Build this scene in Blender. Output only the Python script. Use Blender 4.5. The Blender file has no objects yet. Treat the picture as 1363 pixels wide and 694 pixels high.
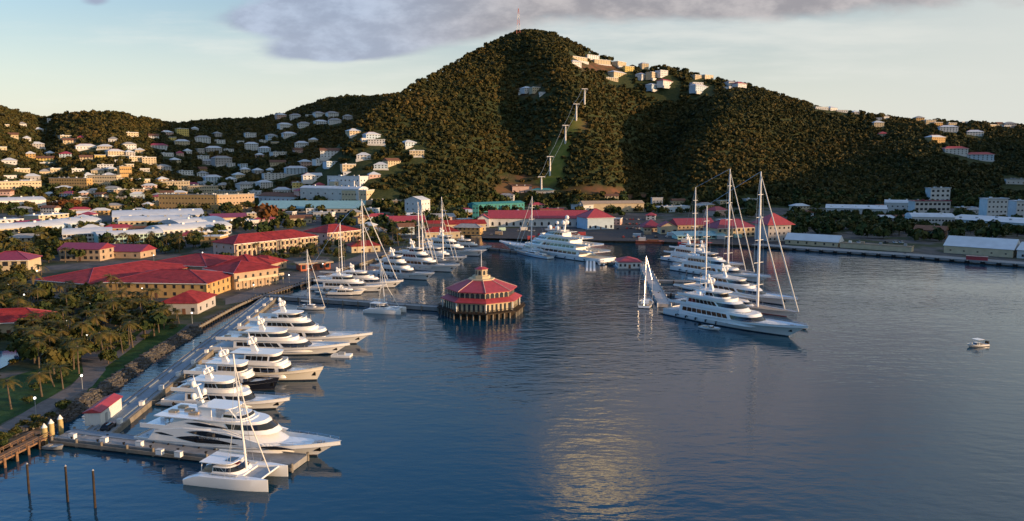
import bpy, math, random
import numpy as np
R = math.radians
random.seed(7)
rng = np.random.default_rng(11)
SC = bpy.context.scene
COL = SC.collection

# ------------------------------------------------------------------ camera
CH, PITCH, F, CX, CY = 60.0, R(7.45), 1010.0, 681.5, 347.0
cd = bpy.data.cameras.new('camera'); cam = bpy.data.objects.new('camera', cd); COL.objects.link(cam)
cam.location = (0, 0, CH); cam.rotation_euler = (math.pi / 2 - PITCH, 0, 0)
cd.sensor_width = 36; cd.lens = 36 * F / 1363; cd.clip_start = 1; cd.clip_end = 20000
SC.camera = cam
SC.view_settings.view_transform = 'Standard'; SC.view_settings.look = 'None'
SC.view_settings.gamma = 1; SC.view_settings.exposure = 0.46
SC.view_settings.use_curve_mapping = False
SC.render.engine = 'CYCLES'
SC.cycles.max_bounces = 6; SC.cycles.diffuse_bounces = 2; SC.cycles.glossy_bounces = 3
SC.cycles.caustics_reflective = False; SC.cycles.caustics_refractive = False

# ------------------------------------------------------------------ sun and sky
SUN_AZ = np.array([0.951, -0.309]); SUN_EL = R(8.0)
sd = bpy.data.lights.new('sun', 'SUN'); sun = bpy.data.objects.new('sun', sd); COL.objects.link(sun)
sd.energy = 5.0; sd.angle = R(0.6); sd.color = (1.0, 0.64, 0.35)
sun.rotation_euler = (math.pi / 2 - SUN_EL, 0, math.atan2(SUN_AZ[0], -SUN_AZ[1]))
W = bpy.data.worlds.new('World'); SC.world = W; W.use_nodes = True
nt = W.node_tree; nt.nodes.clear()
def wn(t, **k):
    n = nt.nodes.new(t)
    for a, b in k.items(): setattr(n, a, b)
    return n
def wl(a, b): nt.links.new(a, b)
def wmath(op, a, b=None, c=None, clamp=False):
    n = wn('ShaderNodeMath', operation=op, use_clamp=clamp)
    for i, v in enumerate((a, b, c)):
        if v is None: continue
        if isinstance(v, (int, float)): n.inputs[i].default_value = v
        else: wl(v, n.inputs[i])
    return n.outputs[0]
def wmix(f, a, b):
    n = wn('ShaderNodeMix', data_type='RGBA')
    if isinstance(f, (int, float)): n.inputs['Factor'].default_value = f
    else: wl(f, n.inputs['Factor'])
    for i, v in ((6, a), (7, b)):
        if isinstance(v, tuple): n.inputs[i].default_value = (*v, 1)
        else: wl(v, n.inputs[i])
    return n.outputs[2]
sky = wn('ShaderNodeTexSky', sky_type='NISHITA')
sky.sun_disc = False; sky.sun_elevation = SUN_EL
sky.sun_rotation = math.atan2(SUN_AZ[0], SUN_AZ[1])
sky.air_density = 1.0; sky.dust_density = 1.2; sky.ozone_density = 1.0
tc = wn('ShaderNodeTexCoord'); sx = wn('ShaderNodeSeparateXYZ'); wl(tc.outputs['Generated'], sx.inputs[0])
yy = wmath('MAXIMUM', sx.outputs[1], 0.12)
A_ = wmath('DIVIDE', sx.outputs[0], yy); E_ = wmath('DIVIDE', sx.outputs[2], yy)
def cloud_noise(sa, se, scale, detail, off):
    cb = wn('ShaderNodeCombineXYZ')
    wl(wmath('MULTIPLY', A_, sa), cb.inputs[0]); wl(wmath('MULTIPLY', E_, se), cb.inputs[1]); cb.inputs[2].default_value = off
    n = wn('ShaderNodeTexNoise'); n.inputs['Scale'].default_value = scale; n.inputs['Detail'].default_value = detail
    n.inputs['Roughness'].default_value = 0.6; wl(cb.outputs[0], n.inputs['Vector']); return n.outputs['Fac']
def blob(a0, e0, ra, re):
    u = wmath('DIVIDE', wmath('SUBTRACT', A_, a0), ra); v = wmath('DIVIDE', wmath('SUBTRACT', E_, e0), re)
    d = wmath('ADD', wmath('MULTIPLY', u, u), wmath('MULTIPLY', v, v))
    return wmath('POWER', 2.718, wmath('MULTIPLY', d, -1.0))
def ramp(v, a, b):
    n = wn('ShaderNodeMapRange', interpolation_type='SMOOTHSTEP'); wl(v, n.inputs[0])
    n.inputs[1].default_value = a; n.inputs[2].default_value = b; return n.outputs[0]
CLOUDS_AT = 1
def total(*l):
    o = l[0]
    for b in l[1:]: o = wmath('ADD', o, b)
    return o
n1 = cloud_noise(1.0, 2.4, 6.0, 7, 1.3); n2 = cloud_noise(1.0, 2.0, 18.0, 6, 7.7)
nn = wmath('ADD', wmath('MULTIPLY', n1, 0.7), wmath('MULTIPLY', n2, 0.3))
# grey mauve cloud bank over the peak, its lobe to the left, the small puff far left, and what rides higher still
mask = total(blob(0.18, 0.222, 0.50, 0.043), wmath('MULTIPLY', blob(-0.12, 0.175, 0.13, 0.034), 0.95), wmath('MULTIPLY', blob(-0.27, 0.178, 0.11, 0.020), 0.95), wmath('MULTIPLY', blob(-0.23, 0.140, 0.09, 0.014), 0.95),
             wmath('MULTIPLY', blob(-0.53, 0.203, 0.025, 0.010), 0.65), wmath('MULTIPLY', blob(0.32, 0.34, 0.40, 0.11), 0.75))
cl = ramp(total(wmath('MULTIPLY', mask, 0.95), nn), 0.79, 1.14)
gold = ramp(total(wmath('MULTIPLY', blob(0.125, 0.44, 0.095, 0.05), 1.0), wmath('MULTIPLY', n2, 0.6)), 0.5, 1.22)
core = ramp(total(blob(0.115, 0.455, 0.06, 0.024), wmath('MULTIPLY', n2, 0.5)), 0.5, 1.1)
pinkc = ramp(total(blob(0.25, 0.37, 0.26, 0.13), wmath('MULTIPLY', n1, 0.7)), 0.55, 1.5)
wisp = ramp(total(wmath('MULTIPLY', blob(0.20, 0.155, 0.55, 0.045), 0.35), cloud_noise(0.7, 5.0, 6.0, 6, 3.1)), 0.55, 1.0)
hz = ramp(E_, 0.24, 0.03)
SKYK = 0.113
tint = wn('ShaderNodeMix', data_type='RGBA', blend_type='MULTIPLY'); tint.inputs['Factor'].default_value = 1
wl(sky.outputs[0], tint.inputs[6]); tint.inputs[7].default_value = (1.12, 1.2, 1.36, 1)
lift = wn('ShaderNodeMix', data_type='RGBA', blend_type='MULTIPLY'); lift.inputs['Factor'].default_value = 1; wl(tint.outputs[2], lift.inputs[6])
lv = wmath('MULTIPLY_ADD', ramp(E_, 0.15, 0.6), 1.0, 1.0); lv = wmath('MULTIPLY', lv, wmath('MULTIPLY_ADD', ramp(sx.outputs[1], -0.25, 0.35), 0.55, 0.45)); cbl = wn('ShaderNodeCombineXYZ'); e_up = ramp(E_, 0.2, 0.55); [wl(wmath('MULTIPLY', lv, wmath('MULTIPLY_ADD', e_up, k_, 1.0)), cbl.inputs[i]) for i, k_ in enumerate((-0.48, -0.12, 0.27))]; wl(cbl.outputs[0], lift.inputs[7])
base = lift.outputs[2]
s1 = wmix(wmath('MULTIPLY', hz, 0.65), base, (6.1, 5.9, 5.45))
s2 = wmix(wmath('MULTIPLY', wisp, 0.5), s1, (6.3, 6.1, 5.6))
s2 = wmix(wmath('MULTIPLY', ramp(A_, 0.15, 0.7), 0.8), s2, (4.6, 4.75, 4.5))
cdark = wmix(ramp(A_, -0.22, 0.05), (2.3, 2.65, 3.5), (2.2, 2.05, 2.2)); clite = wmix(ramp(A_, -0.22, 0.05), (3.3, 3.8, 4.8), (3.7, 3.4, 3.4))
s3 = wmix(wmath('MULTIPLY', cl, 0.9), s2, wmix(ramp(n2, 0.35, 0.7), cdark, clite))
s4 = wmix(gold, wmix(wmath('MULTIPLY', pinkc, 0.85), s3, (6.0, 5.0, 4.9)), (12.5, 9.0, 4.8))
s4 = wmix(core, s4, (28.0, 19.5, 9.0))
bg = wn('ShaderNodeBackground'); bg.inputs[1].default_value = SKYK; wl(s4, bg.inputs[0])
wo = wn('ShaderNodeOutputWorld'); wl(bg.outputs[0], wo.inputs[0])

# ------------------------------------------------------------------ photograph pixel <-> world
cp, sp = math.cos(PITCH), math.sin(PITCH)
def ray(px, py):
    a = (px - CX) / F; b = -(py - CY) / F
    return np.array([a, b * sp + cp, b * cp - sp])
def P(px, py, z=0.0):
    d = ray(px, py); k = (z - CH) / d[2]
    return np.array([d[0] * k, d[1] * k, z])
def PY(px, y, z=0.0):                      # column px at depth y
    w = y * cp - (z - CH) * sp
    return np.array([(px - CX) / F * w, y, z])
def z_at(py, y):
    k = (CY - py) / F
    return CH + y * (k * cp - sp) / (cp + k * sp)

# ------------------------------------------------------------------ value noise
_G = np.random.default_rng(5).random((256, 256))
def vnoise(x, y):
    x = np.asarray(x, float); y = np.asarray(y, float)
    xi = np.floor(x).astype(int); yi = np.floor(y).astype(int); fx = x - xi; fy = y - yi
    fx = fx * fx * (3 - 2 * fx); fy = fy * fy * (3 - 2 * fy)
    g = lambda i, j: _G[i % 256, j % 256]
    return (g(xi, yi) * (1 - fx) + g(xi + 1, yi) * fx) * (1 - fy) + (g(xi, yi + 1) * (1 - fx) + g(xi + 1, yi + 1) * fx) * fy
def fbm(x, y, o=4):
    s = 0; a = 1; t = 0
    for i in range(o):
        s = s + a * vnoise(x * 2 ** i + 17 * i, y * 2 ** i + 31 * i); t += a; a *= .5
    return s / t

# ------------------------------------------------------------------ terrain height
KN = [(-500, 800, 1250, 150), (-150, 810, 1280, 140), (0, 820, 1350, 142), (40, 840, 1420, 152), (62, 850, 1480, 158), (80, 855, 1420, 154), (120, 860, 1400, 150), (160, 860, 1400, 151),
      (200, 870, 1450, 159), (228, 880, 1500, 165), (250, 890, 1550, 165), (280, 900, 1650, 161), (310, 900, 1700, 159), (350, 900, 1700, 159), (380, 900, 1700, 152), (400, 900, 1720, 145),
      (430, 900, 1750, 134), (460, 900, 1750, 129), (500, 900, 1700, 129), (530, 905, 1650, 121), (560, 910, 1600, 109), (600, 930, 1550, 88), (640, 950, 1510, 65), (670, 960, 1500, 51),
      (690, 960, 1500, 43), (712, 960, 1500, 42), (735, 960, 1500, 45), (760, 960, 1490, 56), (790, 960, 1480, 72), (820, 955, 1470, 84), (850, 950, 1460, 91), (880, 950, 1455, 89), (920, 945, 1450, 98),
      (960, 940, 1440, 108), (1000, 935, 1430, 117), (1040, 930, 1420, 130), (1080, 925, 1410, 140), (1120, 920, 1400, 148), (1160, 915, 1400, 154), (1200, 905, 1400, 159), (1240, 900, 1400, 162),
      (1300, 900, 1400, 165), (1363, 895, 1400, 169), (1500, 880, 1350, 172), (1700, 850, 1300, 174)]
# the back range (left hill, saddle, far dark ridge) and, before it, the main hill whose left crest comes down towards the town
KNB = [k for k in KN if k[0] <= 500] + [(540, 910, 1750, 124), (600, 930, 1750, 116), (680, 960, 1750, 150)]
KNA = [(400, 915, 985, 243), (440, 890, 1020, 205), (470, 870, 1050, 172), (500, 860, 1090, 148), (530, 862, 1135, 129), (560, 868, 1195, 110), (600, 888, 1305, 88), (640, 922, 1415, 65), (670, 952, 1472, 51)] + [k for k in KN if k[0] > 680]
def _kn(L): return (np.array([k[0] for k in L], float), np.array([k[1] for k in L], float), np.array([k[2] for k in L], float), np.array([z_at(k[3], k[2]) for k in L]))
KA = _kn(KNA); KB_ = _kn(KNB)
KA = (np.r_[350, 375, KA[0]], np.r_[930, 925, KA[1]], np.r_[990, 985, KA[2]], np.r_[-3, -3, KA[3]])
KB_ = (np.r_[KB_[0], 780], np.r_[KB_[1], 960], np.r_[KB_[2], 1750], np.r_[KB_[3], -3])
SPURS = [(((705, .97), (745, .6), (785, .25), (800, .05)), 60, 40), (((880, .8), (860, .4), (845, .05)), 48, -38),
         (((1010, .9), (960, .5), (930, .15)), 60, 24), (((610, .8), (620, .4), (650, .1)), 70, 12), (((690, .8), (690, .3)), 26, -6), (((1130, .9), (1100, .4)), 50, -10),
         (((530, .6), (560, .25)), 50, -5), (((110, .8), (100, .3)), 50, 10), (((1240, .8), (1220, .3)), 50, 14)]
SHADE_RIDGE = [(560, 215, 62), (700, 380, 84), (860, 640, 112), (980, 950, 128), (1120, 1180, 150)]     # unseen ridge added out of frame on the right to shade the right shore
def seg_d(x, y, pts):
    best = np.full(np.shape(x), 1e9); val = np.zeros(np.shape(x))
    for (x0, y0, *z0), (x1, y1, *z1) in zip(pts[:-1], pts[1:]):
        L2 = (x1 - x0) ** 2 + (y1 - y0) ** 2
        t = np.clip(((x - x0) * (x1 - x0) + (y - y0) * (y1 - y0)) / L2, 0, 1)
        d = np.hypot(x - x0 - t * (x1 - x0), y - y0 - t * (y1 - y0)); m = d < best
        if z0: val = np.where(m, z0[0] + t * (z1[0] - z0[0]), val)
        best = np.where(m, d, best)
    return best, val
def part(x, y, K, spurs):
    u = CX + F * 1.0085 * x / np.maximum(y, 50); b = np.interp(u, K[0], K[1]); r = np.interp(u, K[0], K[2]); zr = np.interp(u, K[0], K[3]); t = (y - b) / (r - b)
    up = np.clip(t, 0, 1); prof = np.where(up < .12, up * up / .24, up - .06) / .94
    prof = np.where(t > 1, np.clip(1 - 1.3 * (t - 1), 0, 1), prof); z = -3 + (zr + 3) * prof
    win = np.clip(4 * up * (1 - up), 0, 1) * np.clip(zr / 60, 0, 1)
    if spurs:
        for pts, w, amp in SPURS:
            d, _ = seg_d(u, up * 400, [(a, b_ * 400) for a, b_ in pts]); z = z + amp * np.exp(-(d / w) ** 2) * win * np.clip(zr / 150, .5, 1.3)
    z = z + (fbm(x / 170, y / 170) - .5) * 20 * win + (fbm(x / 45 + 9, y / 45) - .5) * 9 * win
    return z, t, u
def ut(x, y):
    za, ta, u = part(np.asarray(x, float), np.asarray(y, float), KA, True); zb, tb, _ = part(np.asarray(x, float), np.asarray(y, float), KB_, False)
    return u, np.where(za >= zb, ta, tb)
def H(x, y):
    x = np.asarray(x, float); y = np.asarray(y, float)
    z = np.maximum(part(x, y, KA, True)[0], part(x, y, KB_, False)[0])
    d, v = seg_d(x, y, SHADE_RIDGE)
    return np.maximum(z, v * np.exp(-(d / 105) ** 2) - 3)
GZ = 1.6
def hit(px, py):
    d = ray(px, py); k = np.arange(140, 2400, 1.5) / d[1]
    X = d[0] * k; Y = d[1] * k; Z = CH + d[2] * k
    g = np.maximum(H(X, Y), GZ); i = np.argmax(Z < g)
    if Z[i] >= g[i]: return None
    return np.array([X[i], Y[i], g[i]])
def gz(x, y): return max(float(H(x, y)), GZ)

# ------------------------------------------------------------------ materials
def mat(name, col, rough=.6, var=.12, scale=.6, metal=0., bump=0., bscale=8., spec=.5, coat=0., col2=None, detail=4):
    m = bpy.data.materials.new(name); m.use_nodes = True; t = m.node_tree; b = t.nodes['Principled BSDF']
    b.inputs['Roughness'].default_value = rough; b.inputs['Metallic'].default_value = metal
    b.inputs['Specular IOR Level'].default_value = spec if rough < .7 else .12; b.inputs['Coat Weight'].default_value = coat
    g = t.nodes.new('ShaderNodeNewGeometry')
    if var or col2:
        n = t.nodes.new('ShaderNodeTexNoise'); n.inputs['Scale'].default_value = scale; n.inputs['Detail'].default_value = detail
        t.links.new(g.outputs['Position'], n.inputs['Vector'])
        r = t.nodes.new('ShaderNodeMapRange'); r.inputs[1].default_value = .3; r.inputs[2].default_value = .7; t.links.new(n.outputs['Fac'], r.inputs[0])
        x = t.nodes.new('ShaderNodeMix'); x.data_type = 'RGBA'; t.links.new(r.outputs[0], x.inputs['Factor'])
        c2 = col2 or tuple(min(1, c * (1 + var)) for c in col); c1 = col if col2 else tuple(c * (1 - var) for c in col)
        x.inputs[6].default_value = (*c1, 1); x.inputs[7].default_value = (*c2, 1); t.links.new(x.outputs[2], b.inputs['Base Color'])
    else: b.inputs['Base Color'].default_value = (*col, 1)
    if bump:
        n2 = t.nodes.new('ShaderNodeTexNoise'); n2.inputs['Scale'].default_value = bscale; t.links.new(g.outputs['Position'], n2.inputs['Vector'])
        bp = t.nodes.new('ShaderNodeBump'); bp.inputs['Strength'].default_value = bump; bp.inputs['Distance'].default_value = .3
        t.links.new(n2.outputs['Fac'], bp.inputs['Height']); t.links.new(bp.outputs[0], b.inputs['Normal'])
    return m
def leaf_mat(name, c1, c2, c3, scale):
    """leaf colour varies from tree to tree (face attribute 'hue') and a little inside a crown"""
    m = bpy.data.materials.new(name); m.use_nodes = True; t = m.node_tree; b = t.nodes['Principled BSDF']
    b.inputs['Roughness'].default_value = .7; b.inputs['Specular IOR Level'].default_value = .12
    a = t.nodes.new('ShaderNodeAttribute'); a.attribute_name = 'hue'
    oi = t.nodes.new('ShaderNodeObjectInfo')
    ad = t.nodes.new('ShaderNodeMath'); ad.operation = 'ADD'; t.links.new(a.outputs['Fac'], ad.inputs[0])
    mu = t.nodes.new('ShaderNodeMath'); mu.operation = 'MULTIPLY'; mu.inputs[1].default_value = scale; t.links.new(oi.outputs['Random'], mu.inputs[0]); t.links.new(mu.outputs[0], ad.inputs[1])
    r = t.nodes.new('ShaderNodeValToRGB'); e = r.color_ramp.elements; e[0].color = (*c1, 1); e[1].color = (*c3, 1); e[0].position = .05; e[1].position = .95
    k = e.new(.5); k.color = (*c2, 1); t.links.new(ad.outputs[0], r.inputs[0]); t.links.new(r.outputs[0], b.inputs['Base Color'])
    return m
M = dict(
    white=mat('white_gelcoat', (.80, .80, .79), .22, .03, .25, coat=.4),
    cream_hull=mat('cream_gelcoat', (.78, .72, .60), .25, .03, .25, coat=.4),
    navy=mat('navy_gelcoat', (.012, .014, .024), .18, .1, .3, coat=.6),
    blue_hull=mat('pale_blue_gelcoat', (.50, .60, .68), .25, .04, .3, coat=.3),
    boot=mat('antifouling_paint', (.03, .03, .04), .6, .2), boot_red=mat('red_antifouling_paint', (.30, .06, .04), .6, .2),
    glass=mat('dark_glass', (.012, .013, .016), .06, 0, spec=.7), teak=mat('teak_deck', (.36, .25, .15), .6, .15, 1.5),
    deck=mat('pale_deck_paint', (.62, .60, .56), .6, .08, 1.2), grey=mat('grey_paint', (.30, .31, .32), .5, .1), steel=mat('steel', (.55, .56, .58), .3, .05, metal=.9),
    mast=mat('white_mast_paint', (.78, .78, .77), .3, .05), sail=mat('sail_cloth', (.70, .68, .63), .8, .08, 2.), canvas=mat('blue_canvas', (.05, .16, .26), .8, .1), black=mat('black_rubber', (.015, .015, .016), .7, .2),
    tan=mat('tan_cushion', (.42, .34, .25), .85, .15, 2.), red=mat('red_tile_roof', (.26, .030, .029), .75, .30, .45, bump=.5, bscale=3), maroon=mat('maroon_metal_roof', (.20, .022, .045), .6, .18, .8),
    redroof2=mat('bright_red_metal_roof', (.33, .036, .046), .6, .16, .6), ochre=mat('ochre_stucco', (.46, .30, .13), .85, .12, .35), cream=mat('cream_stucco', (.52, .43, .29), .85, .10, .35),
    tanw=mat('tan_stucco', (.40, .30, .21), .85, .12, .4), offwhite=mat('offwhite_stucco', (.54, .53, .51), .85, .08, .3), wstucco=mat('white_stucco', (.62, .62, .61), .8, .08, .3), greyw=mat('grey_stucco', (.40, .38, .37), .85, .1, .3),
    pink=mat('pink_stucco', (.58, .40, .34), .85, .1, .3), yellow=mat('yellow_stucco', (.66, .50, .16), .85, .1, .3), bluew=mat('pale_blue_stucco', (.44, .54, .62), .85, .08, .3), green=mat('pale_green_stucco', (.42, .58, .50), .85, .08, .3),
    turq=mat('turquoise_paint', (.055, .24, .24), .7, .15, .3), turqroof=mat('turquoise_metal_roof', (.20, .36, .37), .5, .1, .3), wroof=mat('white_membrane_roof', (.54, .57, .60), .7, .10, .15), groof=mat('grey_roof', (.30, .30, .30), .8, .2, .4),
    broof=mat('brown_roof', (.17, .085, .055), .8, .2, .5), trim=mat('white_trim', (.76, .74, .70), .7, .05), window=mat('window_glass', (.03, .033, .04), .12, .3, .8, spec=.6),
    concrete=mat('concrete', (.25, .25, .25), .85, .18, .5, bump=.2, bscale=3), concrete_d=mat('weathered_concrete', (.20, .18, .15), .9, .25, .6), pontoon=mat('pale_blue_pontoon_deck', (.18, .225, .275), .7, .12, .9),
    wood=mat('pier_timber', (.22, .13, .075), .85, .25, 2.), dark_wood=mat('wet_timber_pile', (.045, .034, .026), .8, .25, 2.), pile=mat('yellow_pile_sleeve', (.42, .33, .15), .7, .15, 1.5),
    rock=mat('grey_rock', (.085, .08, .075), .9, .45, 1.6, bump=.6, bscale=2), asphalt=mat('asphalt', (.055, .055, .058), .9, .2, .4), path=mat('paved_path', (.14, .125, .12), .9, .18, .8),
    lawn=mat('lawn_grass', (.028, .060, .015), .9, .35, .35, bump=.4, bscale=5), orange=mat('orange_red_paint', (.40, .085, .03), .6, .2, .6), trunk=mat('bark', (.11, .085, .06), .9, .25, 3.), soil=mat('red_soil', (.2, .09, .05), .9, .2),
    paint_w=mat('car_paint_white', (.65, .65, .65), .3, 0), paint_s=mat('car_paint_silver', (.32, .33, .35), .3, 0, metal=.4), paint_d=mat('car_paint_dark', (.03, .035, .045), .3, 0), paint_r=mat('car_paint_red', (.30, .03, .03), .3, 0), paint_b=mat('car_paint_blue', (.04, .09, .22), .3, 0),
    tower=mat('tower_steel_white', (.62, .60, .57), .5, .08), pool=mat('pool_blue', (.05, .14, .22), .1, .1), redwhite=mat('red_steel', (.5, .12, .08), .5, .1),
    frond=leaf_mat('palm_leaf', (.035, .045, .012), (.075, .075, .020), (.15, .105, .028), .45),
    leaf=leaf_mat('tree_leaf', (.016, .030, .010), (.040, .056, .015), (.085, .070, .020), .5),
    wood_leaf=leaf_mat('hill_leaf', (.022, .031, .011), (.064, .056, .016), (.122, .080, .023), 0.),
    rust_leaf=leaf_mat('flame_tree_leaf', (.09, .035, .015), (.15, .06, .02), (.20, .10, .03), .3),
)
def lamp_mat():
    m = bpy.data.materials.new('lamp_globe'); m.use_nodes = True; b = m.node_tree.nodes['Principled BSDF']
    b.inputs['Base Color'].default_value = (.8, .8, .78, 1); b.inputs['Emission Color'].default_value = (1, .93, .8, 1); b.inputs['Emission Strength'].default_value = 2.2
    return m
M['lamp'] = lamp_mat()

# ------------------------------------------------------------------ mesh helpers
class MB:
    def __init__(s): s.v = []; s.f = []; s.m = []
    def add(s, v, f, m=0):
        o = len(s.v); s.v += [tuple(map(float, p)) for p in v]; s.f += [tuple(i + o for i in q) for q in f]; s.m += [m] * len(f); return s
    def box(s, x0, x1, y0, y1, z0, z1, m=0):
        return s.add([(x0, y0, z0), (x1, y0, z0), (x1, y1, z0), (x0, y1, z0), (x0, y0, z1), (x1, y0, z1), (x1, y1, z1), (x0, y1, z1)],
                     [(3, 2, 1, 0), (4, 5, 6, 7), (0, 1, 5, 4), (1, 2, 6, 5), (2, 3, 7, 6), (3, 0, 4, 7)], m)
    def tube(s, pts, rad, n=6, m=0):
        pts = [np.array(p, float) for p in pts]; rad = rad if hasattr(rad, '__len__') else [rad] * len(pts); vs = []; fs = []
        for i, p in enumerate(pts):
            d = pts[min(i + 1, len(pts) - 1)] - pts[max(i - 1, 0)]; d = d / (np.linalg.norm(d) + 1e-9)
            a = np.cross(d, (0, 0, 1) if abs(d[2]) < .95 else (1, 0, 0)); a /= np.linalg.norm(a); b = np.cross(d, a)
            for k in range(n):
                t = 2 * math.pi * k / n; vs.append(p + rad[i] * (a * math.cos(t) + b * math.sin(t)))
        for i in range(len(pts) - 1):
            for k in range(n): fs.append((i * n + k, i * n + (k + 1) % n, (i + 1) * n + (k + 1) % n, (i + 1) * n + k))
        fs.append(tuple(range(n))[::-1]); fs.append(tuple((len(pts) - 1) * n + k for k in range(n)))
        return s.add(vs, fs, m)
    def cyl(s, x, y, z0, z1, r0, r1=None, n=10, m=0): return s.tube([(x, y, z0), (x, y, z1)], [r0, r0 if r1 is None else r1], n, m)
    def prism(s, ring, z0, z1, m=0, ring2=None):
        n = len(ring); r2 = ring2 or ring
        return s.add([(p[0], p[1], z0) for p in ring] + [(p[0], p[1], z1) for p in r2],
                     [tuple(range(n))[::-1], tuple(range(n, 2 * n))] + [(i, (i + 1) % n, n + (i + 1) % n, n + i) for i in range(n)], m)
    def sphere(s, c, r, n=10, k=6, m=0, sz=1.):
        vs = [(c[0], c[1], c[2] - r * sz)]; fs = []
        for j in range(1, k):
            a = math.pi * j / k - math.pi / 2
            for i in range(n):
                t = 2 * math.pi * i / n; vs.append((c[0] + r * math.cos(a) * math.cos(t), c[1] + r * math.cos(a) * math.sin(t), c[2] + r * math.sin(a) * sz))
        vs.append((c[0], c[1], c[2] + r * sz)); top = len(vs) - 1
        for i in range(n):
            fs.append((0, 1 + (i + 1) % n, 1 + i)); fs.append((top, top - n + i, top - n + (i + 1) % n))
            for j in range(k - 2): fs.append((1 + j * n + i, 1 + j * n + (i + 1) % n, 1 + (j + 1) * n + (i + 1) % n, 1 + (j + 1) * n + i))
        return s.add(vs, fs, m)
    def mesh(s, name, mats, smooth=False):
        me = bpy.data.meshes.new(name); me.from_pydata(s.v, [], s.f)
        for m in (mats if isinstance(mats, (list, tuple)) else [mats]): me.materials.append(m)
        if any(s.m): me.polygons.foreach_set('material_index', s.m)
        if smooth: me.shade_smooth(); me.set_sharp_from_angle(angle=R(38))
        me.update(); return me
    def build(s, name, mats, parent=None, smooth=False): return link(name, s.mesh(name, mats, smooth), parent)
def link(name, me, parent=None, loc=None, rz=None, sc=None):
    o = bpy.data.objects.new(name, me); COL.objects.link(o)
    if parent is not None: o.parent = parent
    if loc is not None: o.location = loc
    if rz is not None: o.rotation_euler = (0, 0, rz)
    if sc is not None: o.scale = sc
    return o
def tag(o, label, cat, group=None, kind=None):
    if label: o['label'] = label
    if cat: o['category'] = cat
    if group: o['group'] = group
    if kind: o['kind'] = kind
    return o
def thing(name, label, cat, loc=(0, 0, 0), rz=0., group=None):
    o = bpy.data.objects.new(name, None); COL.objects.link(o); o.location = loc; o.rotation_euler = (0, 0, rz); o.empty_display_size = 1
    return tag(o, label, cat, group)
def struct(o): o['kind'] = 'structure'; return o
def copy_thing(root, loc, rz, sc=1., label=None):
    r = root.copy(); COL.objects.link(r); r.location = loc; r.rotation_euler = (0, 0, rz); r.scale = (sc, sc, sc) if not hasattr(sc, '__len__') else sc
    if label: r['label'] = label
    for c in root.children:
        k = c.copy(); COL.objects.link(k); k.parent = r
        for g in c.children:
            q = g.copy(); COL.objects.link(q); q.parent = k
    return r
OCC = []                                   # footprints taken, as (x, y, radius)
def free(x, y, r=0): return all((x - a) ** 2 + (y - b) ** 2 > (c + r) ** 2 for a, b, c in OCC)
# ================================================================== SETTING
# water
def water_mat():
    m = bpy.data.materials.new('sea_water'); m.use_nodes = True; t = m.node_tree; b = t.nodes['Principled BSDF']
    b.inputs['Base Color'].default_value = (.005, .038, .068, 1); b.inputs['Roughness'].default_value = .07; b.inputs['IOR'].default_value = 1.33
    b.inputs['Specular IOR Level'].default_value = .5
    g = t.nodes.new('ShaderNodeNewGeometry')
    def noise(sc, rot, strx, det):
        mp = t.nodes.new('ShaderNodeMapping'); mp.inputs['Rotation'].default_value = (0, 0, R(rot)); mp.inputs['Scale'].default_value = (sc * strx, sc, sc)
        t.links.new(g.outputs['Position'], mp.inputs['Vector'])
        n = t.nodes.new('ShaderNodeTexNoise'); n.inputs['Scale'].default_value = 1; n.inputs['Detail'].default_value = det; t.links.new(mp.outputs[0], n.inputs['Vector']); return n.outputs['Fac']
    a = noise(.55, 12, .45, 3); c = noise(.17, -18, .5, 2); big = noise(.012, 30, .6, 3)
    k = t.nodes.new('ShaderNodeMath'); k.operation = 'MULTIPLY_ADD'; t.links.new(c, k.inputs[0]); k.inputs[1].default_value = 1.7; t.links.new(a, k.inputs[2])
    # gust patches: rougher and calmer areas
    mr = t.nodes.new('ShaderNodeMapRange'); mr.inputs[1].default_value = .35; mr.inputs[2].default_value = .65; mr.inputs[3].default_value = .10; mr.inputs[4].default_value = .28; t.links.new(big, mr.inputs[0])
    bp = t.nodes.new('ShaderNodeBump'); bp.inputs['Distance'].default_value = .55; t.links.new(mr.outputs[0], bp.inputs['Strength']); t.links.new(k.outputs[0], bp.inputs['Height'])
    t.links.new(bp.outputs[0], b.inputs['Normal'])
    return m
M['water'] = water_mat()
struct(MB().add([(-6000, -1500, 0), (6000, -1500, 0), (6000, 9000, 0), (-6000, 9000, 0)], [(0, 1, 2, 3)]).build('water', M['water']))

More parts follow.
